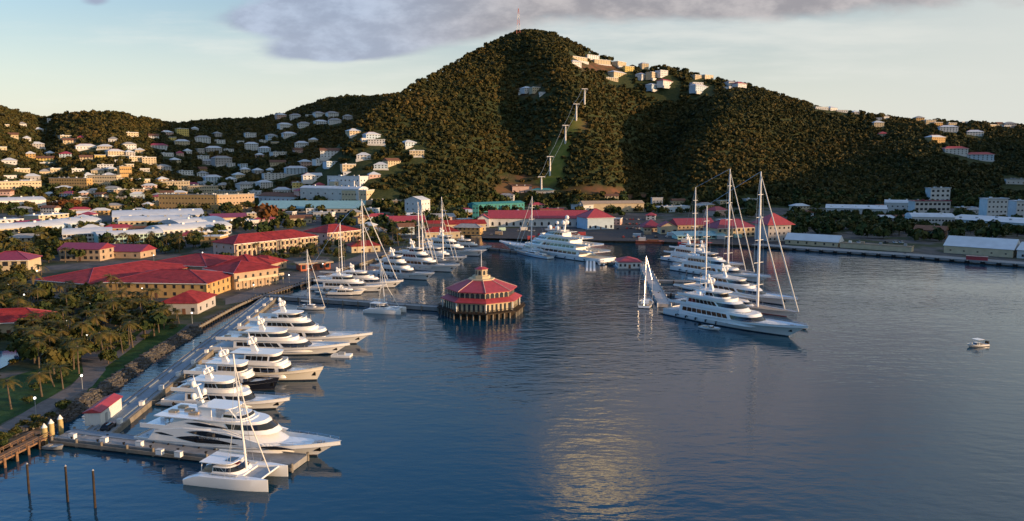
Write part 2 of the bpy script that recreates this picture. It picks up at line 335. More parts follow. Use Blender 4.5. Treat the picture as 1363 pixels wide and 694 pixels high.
# flat land with its sea walls
SHORE_PX = [(-260, 672), (-60, 612), (0, 598), (30, 584), (62, 571), (100, 548), (130, 530), (165, 503), (200, 478), (232, 459), (262, 441), (288, 426), (312, 413), (338, 401), (366, 392), (420, 375), (470, 356), (520, 338), (560, 326), (600, 318), (640, 312), (652, 318), (780, 322), (880, 324), (1000, 329), (1049, 333), (1200, 343), (1363, 356), (1560, 373)]
SHORE = [P(a, b)[:2] for a, b in SHORE_PX]
ring = [(-250, 20), (-190, 95)] + [tuple(p) for p in SHORE] + [(520, 330), (640, 120), (2600, 60), (4000, 6000), (-4000, 6000), (-4000, 20)]
def ground_mat(name, town):
    m = bpy.data.materials.new(name); m.use_nodes = True; t = m.node_tree; b = t.nodes['Principled BSDF']; b.inputs['Roughness'].default_value = .92; b.inputs['Specular IOR Level'].default_value = .2
    g = t.nodes.new('ShaderNodeNewGeometry')
    def nz(s, d=5):
        n = t.nodes.new('ShaderNodeTexNoise'); n.inputs['Scale'].default_value = s; n.inputs['Detail'].default_value = d; t.links.new(g.outputs['Position'], n.inputs['Vector']); return n.outputs['Fac']
    def mx(f, c1, c2, lo=.45, hi=.55):
        r = t.nodes.new('ShaderNodeMapRange'); r.inputs[1].default_value = lo; r.inputs[2].default_value = hi; t.links.new(f, r.inputs[0])
        x = t.nodes.new('ShaderNodeMix'); x.data_type = 'RGBA'; t.links.new(r.outputs[0], x.inputs['Factor'])
        for i, c in ((6, c1), (7, c2)):
            if isinstance(c, tuple): x.inputs[i].default_value = (*c, 1)
            else: t.links.new(c, x.inputs[i])
        return x.outputs[2]
    grass = mx(nz(.35), (.022, .034, .012), (.050, .058, .020), .35, .65)
    if town: c = mx(nz(.035), grass, mx(nz(.2), (.055, .055, .056), (.12, .108, .095), .35, .65), .42, .5)
    else:
        at = t.nodes.new('ShaderNodeAttribute'); at.attribute_name = 'soil'
        c = mx(at.outputs['Fac'], grass, mx(nz(.06), (.17, .075, .04), (.09, .06, .03), .4, .6), .1, .8)
        a2 = t.nodes.new('ShaderNodeAttribute'); a2.attribute_name = 'cut'; c = mx(a2.outputs['Fac'], c, mx(nz(.15), (.11, .13, .02), (.15, .15, .03), .4, .6), .1, .6)
    t.links.new(c, b.inputs['Base Color']); return m
M['ground'] = ground_mat('town_ground', True); M['hill'] = ground_mat('hill_ground', False)
n = len(ring)
lm = MB(); lm.add([(x, y, GZ) for x, y in ring], [tuple(range(n))]); lm.add([(x, y, GZ) for x, y in ring] + [(x, y, -4) for x, y in ring], [(i, n + i, n + (i + 1) % n, (i + 1) % n) for i in range(n)], 1)
land = struct(lm.build('ground', [M['ground'], M['concrete_d']]))

# hills
gx = np.arange(-1500, 2051, 12.5); gy = np.arange(150, 2400, 12.5)
X, Y = np.meshgrid(gx, gy); Z = H(X, Y)
SOIL = [(682, 252, 26, 9), (710, 250, 16, 7), (800, 254, 44, 5), (770, 166, 14, 9), (690, 238, 22, 4), (796, 90, 30, 6), (705, 122, 22, 5), (850, 262, 40, 4)]
def img(x, y, z):
    w = y * cp - (z - CH) * sp; v = y * sp + (z - CH) * cp
    return CX + F * x / w, CY - F * v / w
CUT = [(741, 216, 11, 24), (752, 196, 7, 14), (732, 238, 16, 8), (766, 166, 7, 14)]
def cutf(x, y, z):
    a, b = img(x, y, z); s = np.zeros(np.shape(x))
    for u, v, du, dv in CUT: s = np.maximum(s, np.exp(-((a - u) / du) ** 2 - ((b - v) / dv) ** 2))
    return s
def soil(x, y, z):
    a, b = img(x, y, z); s = np.zeros(np.shape(x))
    for u, v, du, dv in SOIL: s = np.maximum(s, np.exp(-((a - u) / du) ** 2 - ((b - v) / dv) ** 2))
    return s
nx, ny = len(gx), len(gy)
idx = np.arange(nx * ny).reshape(ny, nx)
q = np.stack([idx[:-1, :-1], idx[:-1, 1:], idx[1:, 1:], idx[1:, :-1]], -1).reshape(-1, 4)
zz = Z.ravel(); q = q[(zz[q].max(1) > -2.5)]
used, inv = np.unique(q, return_inverse=True); q = inv.reshape(-1, 4)
V = np.stack([X.ravel()[used], Y.ravel()[used], zz[used]], 1)
me = bpy.data.meshes.new('hills'); me.from_pydata(V.tolist(), [], q.tolist()); me.shade_smooth()
ct = me.attributes.new('cut', 'FLOAT', 'POINT'); ct.data.foreach_set('value', cutf(V[:, 0], V[:, 1], V[:, 2]).astype(np.float32))
at = me.attributes.new('soil', 'FLOAT', 'POINT'); at.data.foreach_set('value', soil(V[:, 0], V[:, 1], V[:, 2]).astype(np.float32))
me.materials.append(M['hill']); struct(link('hills', me))

# sheets on the flat land: roads, paths, lawns, car parks
LAYER = [0]
def sheet(name, px, m, z=None):
    LAYER[0] += 1; z = GZ + .004 * LAYER[0] + .01
    pts = [P(a, b, z) for a, b in px]
    return struct(MB().add(pts, [tuple(range(len(pts)))]).build(name, M[m]))
def strip(name, px, w, m, h=0.):
    LAYER[0] += 1; z = GZ + .004 * LAYER[0] + .01 + h
    c = [P(a, b, z) for a, b in px]; L = []; Rr = []
    for i, p in enumerate(c):
        d = c[min(i + 1, len(c) - 1)] - c[max(i - 1, 0)]; d /= np.linalg.norm(d[:2]); nrm = np.array([-d[1], d[0], 0]) * w / 2; L.append(p + nrm); Rr.append(p - nrm)
    k = len(c); mb = MB().add(L + Rr, [(i, k + i, k + i + 1, i + 1) for i in range(k - 1)])
    return struct(mb.build(name, M[m]))
sheet('lawn', [(-40, 585), (40, 545), (95, 512), (120, 488), (70, 486), (20, 500), (-60, 520)], 'lawn')
sheet('lawn', [(112, 528), (148, 502), (196, 468), (232, 446), (250, 432), (205, 430), (168, 448), (140, 478)], 'lawn')
strip('path', [(-120, 640), (-20, 588), (30, 560), (70, 535), (108, 515), (126, 494), (122, 478), (112, 470)], 5.5, 'path')
strip('path', [(126, 494), (160, 470), (184, 452), (200, 436)], 3.2, 'path')
sheet('road', [(-80, 418), (60, 402), (66, 396), (-80, 408)], 'asphalt')
strip('road', [(-60, 345), (80, 336), (200, 330), (290, 323)], 9, 'asphalt')
sheet('car_park', [(-60, 336), (84, 330), (84, 320), (-60, 322)], 'asphalt')
sheet('car_park', [(372, 300), (480, 300), (470, 284), (370, 284)], 'asphalt')
sheet('car_park', [(800, 312), (862, 312), (862, 288), (822, 286)], 'asphalt')
sheet('quay_road', [(642, 317), (780, 320), (880, 322), (1000, 327), (1050, 331), (1050, 318), (1000, 306), (860, 303), (640, 304)], 'asphalt')
sheet('promenade', [(300, 406), (338, 399), (366, 390), (420, 373), (470, 354), (520, 337), (500, 334), (440, 352), (400, 364), (340, 384), (300, 398)], 'path')
struct(MB().add([P(a, b, GZ + .3) for a, b in ((-40, 470), (22, 466), (26, 478), (-10, 496), (-50, 500))], [(0, 1, 2, 3, 4)]).build('pool', M['pool']))
# quay apron on the right
q0 = [P(a, b, GZ) for a, b in ((1000, 326.5), (1049, 330), (1200, 340), (1363, 352.5), (1560, 369))]
ap = MB()
for p, r in zip(q0[:-1], q0[1:]):
    d = (r - p); nrm = np.array([-d[1], d[0], 0]) / np.linalg.norm(d) * 11
    o = -nrm / 11 * .6
    ap.add([p + o + (0, 0, -1.0), r + o + (0, 0, -1.0), r + nrm + (0, 0, -1), p + nrm + (0, 0, -1), p + o + (0, 0, .35), r + o + (0, 0, .35), r + nrm + (0, 0, .35), p + nrm + (0, 0, .35)],
           [(4, 5, 6, 7), (0, 1, 5, 4), (1, 2, 6, 5), (2, 3, 7, 6), (3, 0, 4, 7)])
struct(ap.build('quay', M['concrete']))
# ================================================================== BUILDINGS
HOCC = []
_ru = random.Random(5)
_MC = {}
def unit_window():
    if 'w' not in _MC:
        b = MB(); b.box(-.5, .5, -.06, .0, 0, 1); _MC['w'] = b.mesh('window', M['window'])
        b = MB(); k = [(-.5, 0), (.5, 0), (.5, .62)] + [(.5 * math.cos(a), .62 + .38 * math.sin(a)) for a in np.linspace(.35, math.pi - .35, 5)] + [(-.5, .62)]
        b.add([(x, -.06, z) for x, z in k] + [(x, 0, z) for x, z in k], [tuple(range(len(k)))] + [(i, i + len(k), (i + 1) % len(k) + len(k), (i + 1) % len(k)) for i in range(len(k))]); _MC['a'] = b.mesh('window', M['window'])
        b = MB(); b.box(-.5, .5, -.07, .0, 0, 1); _MC['d'] = b.mesh('door', M['broof'])
    return _MC
def hip_roof(L, D, z, rise, ov, gable=False, thick=.25, ridge=None):
    """roof over a L x D box standing on y from 0 to D; the ridge runs along the longer side"""
    x0, x1, y0, y1 = -L / 2 - ov, L / 2 + ov, -ov, D + ov; b = MB(); t = thick
    w, d = x1 - x0, y1 - y0
    if w >= d:
        i = 0 if gable else d / 2 * (ridge or 1); r = [(x0 + i, (y0 + y1) / 2), (x1 - i, (y0 + y1) / 2)]
        if i * 2 >= w: r = [((x0 + x1) / 2 - .05, (y0 + y1) / 2), ((x0 + x1) / 2 + .05, (y0 + y1) / 2)]
        f = [(4, 5, 9, 8), (5, 6, 9), (6, 7, 8, 9), (7, 4, 8)]
    else:
        i = 0 if gable else w / 2 * (ridge or 1); r = [((x0 + x1) / 2, y0 + i), ((x0 + x1) / 2, y1 - i)]
        f = [(4, 5, 8), (5, 6, 9, 8), (6, 7, 9), (7, 4, 8, 9)]
    c = [(x0, y0), (x1, y0), (x1, y1), (x0, y1)]
    b.add([(x, y, z) for x, y in c] + [(x, y, z + t) for x, y in c] + [(x, y, z + t + rise) for x, y in r],
          [(3, 2, 1, 0), (0, 1, 5, 4), (1, 2, 6, 5), (2, 3, 7, 6), (3, 0, 4, 7)] + f)
    return b
def barrel_roof(L, D, z, rise, ov=.4):
    b = MB(); y0, y1 = -ov, D + ov; n = 10; vs = []
    for x in (-L / 2 - ov, L / 2 + ov):
        vs += [(x, y0 + (y1 - y0) * k / n, z + rise * math.sin(math.pi * k / n) ** .8 + .2) for k in range(n + 1)] + [(x, y1, z), (x, y0, z)]
    m = n + 3
    b.add(vs, [(k, k + m, k + 1 + m, k + 1) for k in range(m - 1)] + [(m - 1, 2 * m - 1, m, 0), tuple(range(m)), tuple(range(m, 2 * m))[::-1]]); return b
def building(name, label, cat, A, B, D, h, roof='hip', wall='ochre', rm='red', rise=None, ov=.7, rows=1, cols=6, side=(1, 3), wsize=(1.2, 1.5), arch=False, base=None, group=None, ridge=None, door=True, sides='R', occ=True, wz=1.0):
    """front wall runs from A to B (left to right as the camera sees it), the house stands behind it"""
    A = np.array(A[:2], float); B = np.array(B[:2], float); e = B - A; L = float(np.linalg.norm(e)); rz = math.atan2(e[1], e[0]); mid = (A + B) / 2
    n = np.array([-e[1], e[0]]) / L
    g = min(gz(*A), gz(*B)) if base is None else base
    t = thing(name, label, cat, (mid[0], mid[1], g), rz, group)
    low = -3.0 if g > GZ + .1 else 0
    b = MB(); b.box(-L / 2, L / 2, 0, D, low, h)
    if roof == 'gablefront':
        rise = rise or L * .22; b.add([(-L / 2, 0, h), (L / 2, 0, h), (0, 0, h + rise), (-L / 2, D, h), (L / 2, D, h), (0, D, h + rise)], [(0, 1, 2), (5, 4, 3)])
    b.build('wall', M[wall], t)
    if roof == 'hip':
        hb_ = hip_roof(L, D, h, rise or min(L, D) * .24, ov, ridge=ridge); ro_ = hb_.build('roof', M[rm], t)
        if L > 20:
            V_ = hb_.v; b = MB(); up_ = np.array((0, 0, .06))
            for i_, j_ in ((8, 9),) + (((4, 8), (7, 8), (5, 9), (6, 9)) if L >= D else ((4, 8), (5, 8), (6, 9), (7, 9))): b.tube([np.array(V_[i_]) + up_, np.array(V_[j_]) + up_], .16, 5)
            b.build('ridge_cap', M['maroon'], ro_)
            b = MB(); b.box(-L / 2 - ov - .2, L / 2 + ov + .2, -ov - .2, -ov - .02, h - .05, h + .22); b.build('gutter', M['trim'], ro_)
    elif roof == 'gable':
        rr = rise or min(L, D) * .22; hip_roof(L, D, h, rr, ov, gable=True).build('roof', M[rm], t)
    elif roof == 'gablefront':
        o = ov; k = rise / (L / 2); rb = MB(); zz0 = h - o * k
        for s in (-1, 1): rb.add([(s * (L / 2 + o), -o, zz0), (0, -o, h + rise), (0, D + o, h + rise), (s * (L / 2 + o), D + o, zz0), (s * (L / 2 + o), -o, zz0 + .25), (0, -o, h + rise + .25), (0, D + o, h + rise + .25), (s * (L / 2 + o), D + o, zz0 + .25)], [(0, 1, 2, 3), (4, 7, 6, 5), (0, 4, 5, 1), (3, 2, 6, 7), (0, 3, 7, 4)])
        rb.build('roof', M[rm], t)
    elif roof == 'barrel': barrel_roof(L, D, h, rise or D * .16).build('roof', M[rm], t)
    elif roof == 'shed':
        r = rise or 1.5; x0, x1 = -L / 2 - ov, L / 2 + ov
        MB().add([(x0, -ov, h), (x1, -ov, h), (x1, D + ov, h + r), (x0, D + ov, h + r), (x0, -ov, h + .25), (x1, -ov, h + .25), (x1, D + ov, h + r + .25), (x0, D + ov, h + r + .25)], [(3, 2, 1, 0), (4, 5, 6, 7), (0, 1, 5, 4), (1, 2, 6, 5), (2, 3, 7, 6), (3, 0, 4, 7)]).build('roof', M[rm], t)
    else:
        rb = MB(); o = ov * .4; rb.box(-L / 2 - o, L / 2 + o, -o, D + o, h, h + .35); rb.box(-L / 2 - o, L / 2 + o, -o, -o + .3, h + .35, h + .8); rb.box(L / 2 + o - .3, L / 2 + o, -o + .3, D + o, h + .35, h + .8)
        if L > 14: rb.box(-L * .22, -L * .22 + 2.2, D * .4, D * .4 + 2, h + .35, h + 1.7)
        rb.build('roof', M[rm], t)
    if roof in ('flat', 'barrel', 'shed') and L > 24:
        for i in range(int(L // 12)):
            q0_ = _ru.random(); x = -L / 2 + L * (i + .3 + .4 * q0_) / int(L // 12); y = D * (.25 + .5 * _ru.random()); zt = h + (.36 if roof == 'flat' else (rise or 3) * math.sin(math.pi * y / D) ** .8 - .2 if roof == 'barrel' else (rise or 1.5) * y / D - .2)
            MB().box(x - .9, x + .9, y - .7, y + .7, zt, zt + 1.5).build('roof_unit', M['grey' if q0_ > .5 else 'trim'], t)
    u = unit_window(); wm = u['a'] if arch else u['w']
    fh = h / max(rows, 1)
    for r in range(rows):
        for c in range(cols):
            x = -L / 2 + L * (c + .5) / cols
            if door and r == 0 and c == cols // 2 and cols > 2:
                link('door', u['d'], t, (x, 0, 0), 0, (1.3, 1, 2.2)); continue
            link('window', wm, t, (x, 0, fh * r + min(wz, fh * .35)), 0, (min(wsize[0], L / cols * .75), 1, min(wsize[1], fh * .6)))
    sr, sc = side
    for sname, X0, az in (('R', L / 2, math.pi / 2), ('L', -L / 2, -math.pi / 2)):
        if sname not in sides: continue
        for r in range(sr):
            for c in range(sc):
                link('window', wm, t, (X0, D * (c + .5) / sc, h / max(sr, 1) * r + min(wz, fh * .35)), az, (min(wsize[0], D / sc * .7), 1, min(wsize[1], h / max(sr, 1) * .6)))
    if occ:
        k = max(1, int(round(max(L, D) / max(4, min(L, D) * .7))))
        for i in range(k):
            f = (i + .5) / k
            c = A + e * f + n * D / 2 if L >= D else mid + n * D * f
            OCC.append((c[0], c[1], min(L, D) * .62 + 1))
    return t
def at_base(px0, py0, px1, py1):
    a = hit(px0, py0); b = hit(px1, py1); return a, b
def bpx(name, label, cat, px0, py0, px1, py1, hpx, D, **k):
    a, b = at_base(px0, py0, px1, py1); d = (a[1] + b[1]) / 2
    k.setdefault('base', min(a[2], b[2]))
    h = hpx * d / F
    HOCC.append(((a[0] + b[0]) / 2, (a[1] + b[1]) / 2, abs(b[0] - a[0])))
    return building(name, label, cat, a, b, D, h, **k)

# --- red roofed marina village on the left shore
G1 = 'red roofed marina buildings'
building('marina_hall', 'long red hip roofed hall behind the palms, left of the ochre waterfront hall', 'building', (-216, 341), (-186, 329), 62, 4.8, rise=4, rows=1, cols=6, side=(1, 9), wall='tanw', group=G1)
building('marina_hall', 'wide ochre two-storey hall with red hip roof and tall side wall on the promenade', 'building', (-176, 325), (-131, 321), 31, 6.3, rows=2, cols=11, side=(2, 7), wall='ochre', group=G1, rise=3.4)
building('marina_hall', 'broad red hip roof set back among other red roofs, behind the ochre hall', 'building', (-190, 390), (-154, 379), 36, 5.6, rise=3.8, rows=1, cols=7, side=(1, 5), wall='tanw', group=G1)
building('marina_hall', 'small low red roof squeezed between the balcony building and the set-back hall', 'building', (-150, 376), (-128, 372), 24, 5.5, rows=1, cols=4, side=(1, 3), wall='tanw', group=G1)
t = building('balcony_building', 'tan two-storey building with red hip roof and pale balcony facing the promenade', 'building', (-146, 357), (-127, 343), 24, 7.6, rise=3.4, rows=2, cols=4, side=(2, 6), wall='tanw', group=G1, arch=True)
L_ = math.hypot(19, 14); b = MB(); b.box(L_ / 2 + .02, L_ / 2 + 2.4, .5, 25.5, 3.9, 4.15); b.box(L_ / 2 + 2.25, L_ / 2 + 2.4, .5, 25.5, 4.15, 5.2); b.build('balcony', M['cream'], t)
for i in range(7): MB().cyl(L_ / 2 + 2.1, 1 + 24 * i / 6, 0, 3.9, .22, n=6).build('column', M['cream'], t)
building('marina_kiosk', 'small grey-walled hut with red hip roof on the lawn beside the sea wall', 'hut', (-135, 287), (-121, 287), 18, 4.3, rows=1, cols=4, side=(1, 3), wall='greyw', group=G1, rise=3.2)
def hotel(label, A, B, D, h, bays):
    t = building('waterfront_hotel', label, 'hotel', A, B, D, h, rows=0, cols=0, side=(2, 3), sides='L', wall='pink', rm='red', rise=4.4, group='red roofed hotel wings')
    L = float(np.linalg.norm(np.array(B) - np.array(A)))
    for i in range(bays):                                       # projecting cream bays with loggias
        x0 = -L / 2 + L * i / bays + .8; x1 = -L / 2 + L * (i + 1) / bays - .8
        b = MB(); b.box(x0, x1, -1.6, -1.45, h - .9, h - .05)
        for z in (0, h / 2): b.box(x0, x1, -1.6, -1.45, z, z + .9) if z else None
        nn_ = 4
        for k in range(nn_ + 1):
            x = x0 + (x1 - x0 - .9) * k / nn_; b.box(x, x + .9, -1.6, -1.2, 0, h - .05)
        b.box(x0, x1, -1.45, -.02, h / 2 - .2, h / 2)
        b.build('loggia', M['cream'], t)
        for r in range(2):
            for k in range(nn_): link('window', unit_window()['w'], t, (x0 + .9 + (x1 - x0 - .9) * (k + .38) / nn_, -.02, r * h / 2 + .15), 0, ((x1 - x0) / nn_ * .62, 1, h / 2 - 1.0))
    return t
hotel('long two-storey hotel wing with red hip roof and cream loggias above the promenade', (-169, 459), (-132, 511), 22, 8.2, 4)
hotel('shorter hotel wing with red hip roof and cream loggias nearer the big ketch', (-131, 536), (-113, 562), 24, 7.8, 2)
building('low_shop', 'low red roofed shop half hidden by trees below the long hotel wing', 'shop', (-147, 408), (-129, 402), 14, 4, rows=1, cols=4, side=(1, 2), wall='tanw')
t = building('cafe', 'open orange-walled cafe pavilion with flat tan roof by the promenade', 'cafe', (-113, 402), (-99, 410), 10, 3.6, roof='flat', wall='orange', rm='tanw', rows=1, cols=5, side=(1, 3), wsize=(2, 2.2), ov=3.4)
building('low_shop', 'small red roofed waterfront shop beside the moored ketch masts', 'shop', (-103, 484), (-86, 492), 12, 4, rows=1, cols=4, side=(1, 2), wall='cream')
building('low_shop', 'low red roofed pavilion at the far end of the promenade behind the white yachts', 'shop', (-66, 575), (-40, 582), 14, 4.5, rows=1, cols=6, side=(1, 3), wall='cream')
building('low_shop', 'long cream colonnaded shop row with pink-red roof behind the yacht masts', 'shop', (-72, 625), (-22, 640), 14, 6, rows=1, cols=10, side=(1, 3), wall='cream', roof='gable')
building('park_house', 'cream house with red roof at the left edge of the park beside the pool', 'house', (-186, 246), (-159, 252), 14, 4.6, rows=1, cols=4, side=(1, 2), wall='cream', wsize=(2, 2.6))
building('colonnade_house', 'cream house with square columns and maroon roof near the left edge behind the park', 'house', (-272, 386), (-251, 390), 16, 7.5, rows=2, cols=5, side=(1, 2), wall='cream', rm='maroon', wsize=(2.6, 2.6))
building('maroon_shed', 'low maroon roofed shed beside the car park at the left', 'building', (-278, 462), (-225, 456), 16, 4, roof='gable', rows=1, cols=8, side=(1, 2), wall='tanw', rm='maroon')
building('tan_office', 'tan office block with maroon roof beyond the long red hall', 'building', (-268, 446), (-243, 444), 14, 6.8, rows=2, cols=7, side=(2, 2), wall='tanw', rm='maroon', roof='gable', wsize=(1.8, 1.8))

# --- white commercial complex and the town flat (base pixel pairs)
G2 = 'white roofed commercial blocks'
def blk(label, px0, py0, px1, py1, hpx, D, wall='offwhite', rm='wroof', roof='barrel', rows=2, cols=10, rise=3.2, **k):
    return bpx(k.pop('name', 'commercial_block'), label, 'building', px0, py0, px1, py1, hpx, D, wall=wall, rm=rm, roof=roof, rows=rows, cols=cols, rise=rise, side=k.pop('side', (rows, 3)), wsize=k.pop('ws', (2.0, 1.6)), group=k.pop('group', G2), ov=k.pop('ov', .6), door=False, **k)
blk('front row white block with pale lilac and cream walls and long curved roof', 84, 324, 150, 321, 11, 26, cols=12)
blk('white curved roof block with mint green wall panels beside the lilac block', 131, 326, 218, 321, 11, 20, cols=16, wall='green', rise=2.4)
blk('white block with rows of dark windows at the right end of the front row', 218, 320, 309, 312, 12, 26, cols=14)
blk('cream and green walled block in the second row under a white curved roof', 158, 307, 250, 305, 12, 30, cols=13, wall='cream')
blk('pale blue walled block under a flat white roof behind the second row', 240, 309, 300, 303, 10, 26, cols=10, wall='bluew')
blk('very wide white roof spanning the back of the commercial complex', 150, 298, 272, 294, 8, 60, cols=14, rise=4.5)
blk('cream walled block with small square windows at the far left', -20, 320, 70, 314, 13, 26, cols=14, wall='cream')
blk('pale blue stretch of the complex right of the cream block', 70, 314, 136, 304, 12, 28, cols=9, wall='bluew')
blk('cream stepped building with white roof behind the blue walled block', 52, 296, 92, 293, 8, 22, wall='cream', roof='flat', cols=6)
blk('low white roofed store at the left edge behind the cream block', -15, 303, 32, 300, 8, 22, roof='flat', cols=6)
blk('small red roofed store beside the stepped cream building', 33, 305, 62, 302, 5, 16, wall='pink', rm='maroon', roof='gable', rows=1, cols=5)
blk('big plain white roofed warehouse at the left foot of the hill', -10, 279, 62, 277, 11, 40, rows=1, cols=4, wall='wstucco')
blk('cream block with pink fascia and red roof right of the white complex', 283, 298, 330, 296, 7, 26, wall='cream', rm='maroon', roof='gable', rows=1, cols=7)
blk('low white block with flat roof behind the red fascia store', 310, 303, 345, 301, 7, 20, wall='offwhite', roof='flat', rows=1, cols=6)
bpx('market_hall', 'very long market hall with pale turquoise metal roof behind the car park', 'building', 342, 283, 482, 283, 5, 42, wall='greyw', rm='turqroof', roof='gable', rise=8, rows=1, cols=16, side=(1, 3), ov=1, wsize=(2.6, 2.2), door=False)
for a in ((345, 273, 392, 272, 12, 'white', 'bluew', 'broof', 'gable'), (400, 268, 478, 268, 17, 'long white', 'offwhite', 'wroof', 'barrel'), (436, 249, 479, 250, 14, 'white three-storey', 'wstucco', 'wroof', 'flat'), (455, 269, 488, 269, 15, 'cream end-gabled', 'cream', 'wroof', 'flat')):
    bpx('town_block', f'{a[5]} block behind the turquoise hall, base of the wooded hill' if a[5] != 'white three-storey' else 'white three-storey block with rounded end above the turquoise market hall', 'building', *a[:5], 18, wall=a[6], rm=a[7], roof=a[8], rows=2, cols=8, side=(2, 3), wsize=(1.8, 1.6), group='town blocks under the hill', door=False)
# --- yellow apartment rows stepping down the slope
G3 = 'yellow apartment rows'
def apart(label, px0, py0, px1, py1, hpx, D, nb, wall='ochre'):
    t = bpx('apartment_row', label, 'apartments', px0, py0, px1, py1, hpx, D, wall=wall, rm='groof', roof='flat', rows=3, cols=nb * 3, side=(3, 3), wsize=(1.7, 1.5), group=G3, door=False)
    return t
apart('lower yellow apartment row, left and longest, with three floors of windows', 212, 278, 290, 280, 20, 12, 6)
apart('lower yellow apartment row at the right end beside the turquoise hall', 288, 280, 339, 277, 19, 12, 4, 'tanw')
apart('upper yellow apartment row at the left, stepping down the slope', 208, 249, 252, 254, 12, 11, 4, 'cream')
apart('upper yellow apartment row in the middle of the stepped terrace', 250, 255, 288, 260, 12, 11, 4, 'cream')
apart('upper yellow apartment row at the right end of the stepped terrace', 286, 261, 316, 265, 10, 11, 3, 'cream')
apart('golden school block with tall end wing on the left slope', 66, 251, 116, 251, 13, 14, 5)
apart('long cream two-tone block at the far left foot of the slope', -10, 257, 56, 256, 15, 14, 5, 'cream')
apart('white and cream block right of the golden school', 117, 248, 156, 248, 14, 12, 4, 'cream')
apart('narrow stacked cream block on the slope above the apartment rows', 152, 262, 204, 260, 8, 12, 4, 'tanw')
apart('low cream terrace row in front of the stacked cream block', 130, 270, 186, 270, 7, 10, 5, 'tanw')
apart('tall slim golden block on the left slope', 160, 238, 176, 238, 16, 12, 2)

# --- harbour front below the peak
bpx('customs_hall', 'long white-walled hall with bright red roof across the basin', 'building', 651, 302, 782, 302, 11, 24, wall='wstucco', rm='redroof2', roof='gable', rise=6.5, rows=1, cols=14, side=(1, 3), arch=True, wsize=(2, 3.4), ov=1.2, door=False)
bpx('gable_house', 'white gabled house at the left end of the red roofed hall', 'building', 636, 303, 651, 303, 12, 22, wall='wstucco', rm='redroof2', roof='gablefront', rise=3, rows=1, cols=2, side=(1, 3))
bpx('customs_pavilion', 'pale blue walled pavilion with red hip roof at the hall right end', 'building', 782, 306, 817, 305, 15, 24, wall='bluew', rm='redroof2', roof='hip', rise=7.5, rows=1, cols=5, side=(1, 3), ov=1, wsize=(1.8, 2.4))
bpx('turquoise_hall', 'turquoise long building with flat roof at the hill foot', 'building', 634, 283, 698, 280, 10, 18, wall='turq', rm='turq', roof='gable', rise=2, rows=2, cols=14, side=(2, 3), wsize=(1.8, 1.6))
bpx('turquoise_tower', 'narrow turquoise tower block left of the turquoise hall', 'building', 629, 298, 637, 298, 24, 10, wall='turq', rm='turq', roof='flat', rows=4, cols=2, side=(4, 2), door=False)
bpx('ticket_house', 'small cream house with red-edged roof behind the red hall', 'building', 719, 288, 750, 288, 9, 14, wall='tanw', rm='redroof2', roof='flat', rows=1, cols=6, side=(1, 2), ov=1.5)
bpx('cream_depot', 'long cream depot with tan roof at the foot of the wooded hill', 'building', 776, 283, 857, 282, 11, 18, wall='cream', rm='tanw', roof='gable', rise=3, rows=1, cols=9, side=(1, 2), wsize=(2, 1.4), door=False)
bpx('white_depot', 'pale white depot at the left end of the cream depot', 'building', 760, 283, 776, 284, 10, 18, wall='offwhite', rm='groof', roof='flat', rows=1, cols=4, side=(1, 2), wsize=(2, 1.4), door=False)
bpx('maroon_shop', 'maroon roofed shop left of the gabled cream porch', 'shop', 857, 309, 880, 309, 6, 16, wall='cream', rm='maroon', roof='hip', rise=6, rows=1, cols=5, side=(1, 2), ov=1.5)
bpx('gable_porch', 'cream porch with gable between the maroon roofs on the quay', 'shop', 879, 312, 902, 312, 10, 14, wall='cream', rm='maroon', roof='gablefront', rise=3.5, rows=1, cols=3, side=(1, 2), wsize=(2.6, 2.6))
bpx('maroon_shop', 'long maroon roofed shop right of the gabled porch', 'shop', 902, 306, 950, 305, 6, 16, wall='tanw', rm='maroon', roof='gable', rise=5, rows=1, cols=9, side=(1, 2), ov=1.2)
bpx('quay_canopy', 'long low pale green canopy roof on the quay behind the yachts', 'building', 902, 319, 966, 318, 4, 12, wall='green', rm='turqroof', roof='shed', rise=2.5, rows=1, cols=10, side=(1, 2), wsize=(2.8, 1.5), door=False)
bpx('cream_arcade', 'cream arcade building with dark red roof lit by the sun behind the ketch masts', 'building', 955, 317, 1005, 315, 12, 18, wall='cream', rm='maroon', roof='hip', rise=6, rows=2, cols=8, side=(2, 3), arch=True, wsize=(2, 2.2), ov=1.2)
bpx('red_hip_house', 'house with tall dark red hip roof beside the right ketch stay', 'building', 1022, 322, 1052, 321, 22, 18, wall='greyw', rm='redroof2', roof='hip', rise=8, rows=3, cols=5, side=(3, 3), ov=2.2)
bpx('pink_house', 'small pink-red roofed house behind the maroon shops', 'building', 952, 288, 969, 287, 7, 14, wall='pink', rm='redroof2', roof='hip', rise=4, rows=1, cols=3, side=(1, 2))
bpx('white_store', 'low white store at the hill foot behind the car park', 'building', 880, 283, 918, 282, 7, 16, wall='bluew', rm='wroof', roof='flat', rows=1, cols=7, side=(1, 2), wsize=(2, 1.4))
bpx('white_kiosk', 'small white box kiosk on the roof line behind the car park', 'building', 868, 276, 882, 276, 12, 10, wall='offwhite', rm='wroof', roof='flat', rows=2, cols=3, side=(2, 2))
bpx('gable_tower_house', 'tall white gabled house standing alone behind the yacht masts', 'house', 539, 288, 561, 289, 22, 16, wall='wstucco', rm='wroof', roof='gablefront', rise=3.5, rows=3, cols=3, side=(3, 3), ov=.5)
bpx('blue_store', 'low store with purple-blue roof right of the tall gabled house', 'building', 576, 298, 606, 297, 8, 16, wall='pink', rm='groof', roof='gable', rise=3, rows=1, cols=6, side=(1, 2))
bpx('tan_store', 'low tan store left of the tall gabled house', 'building', 486, 275, 534, 276, 8, 16, wall='tanw', rm='groof', roof='flat', rows=1, cols=8, side=(1, 2))
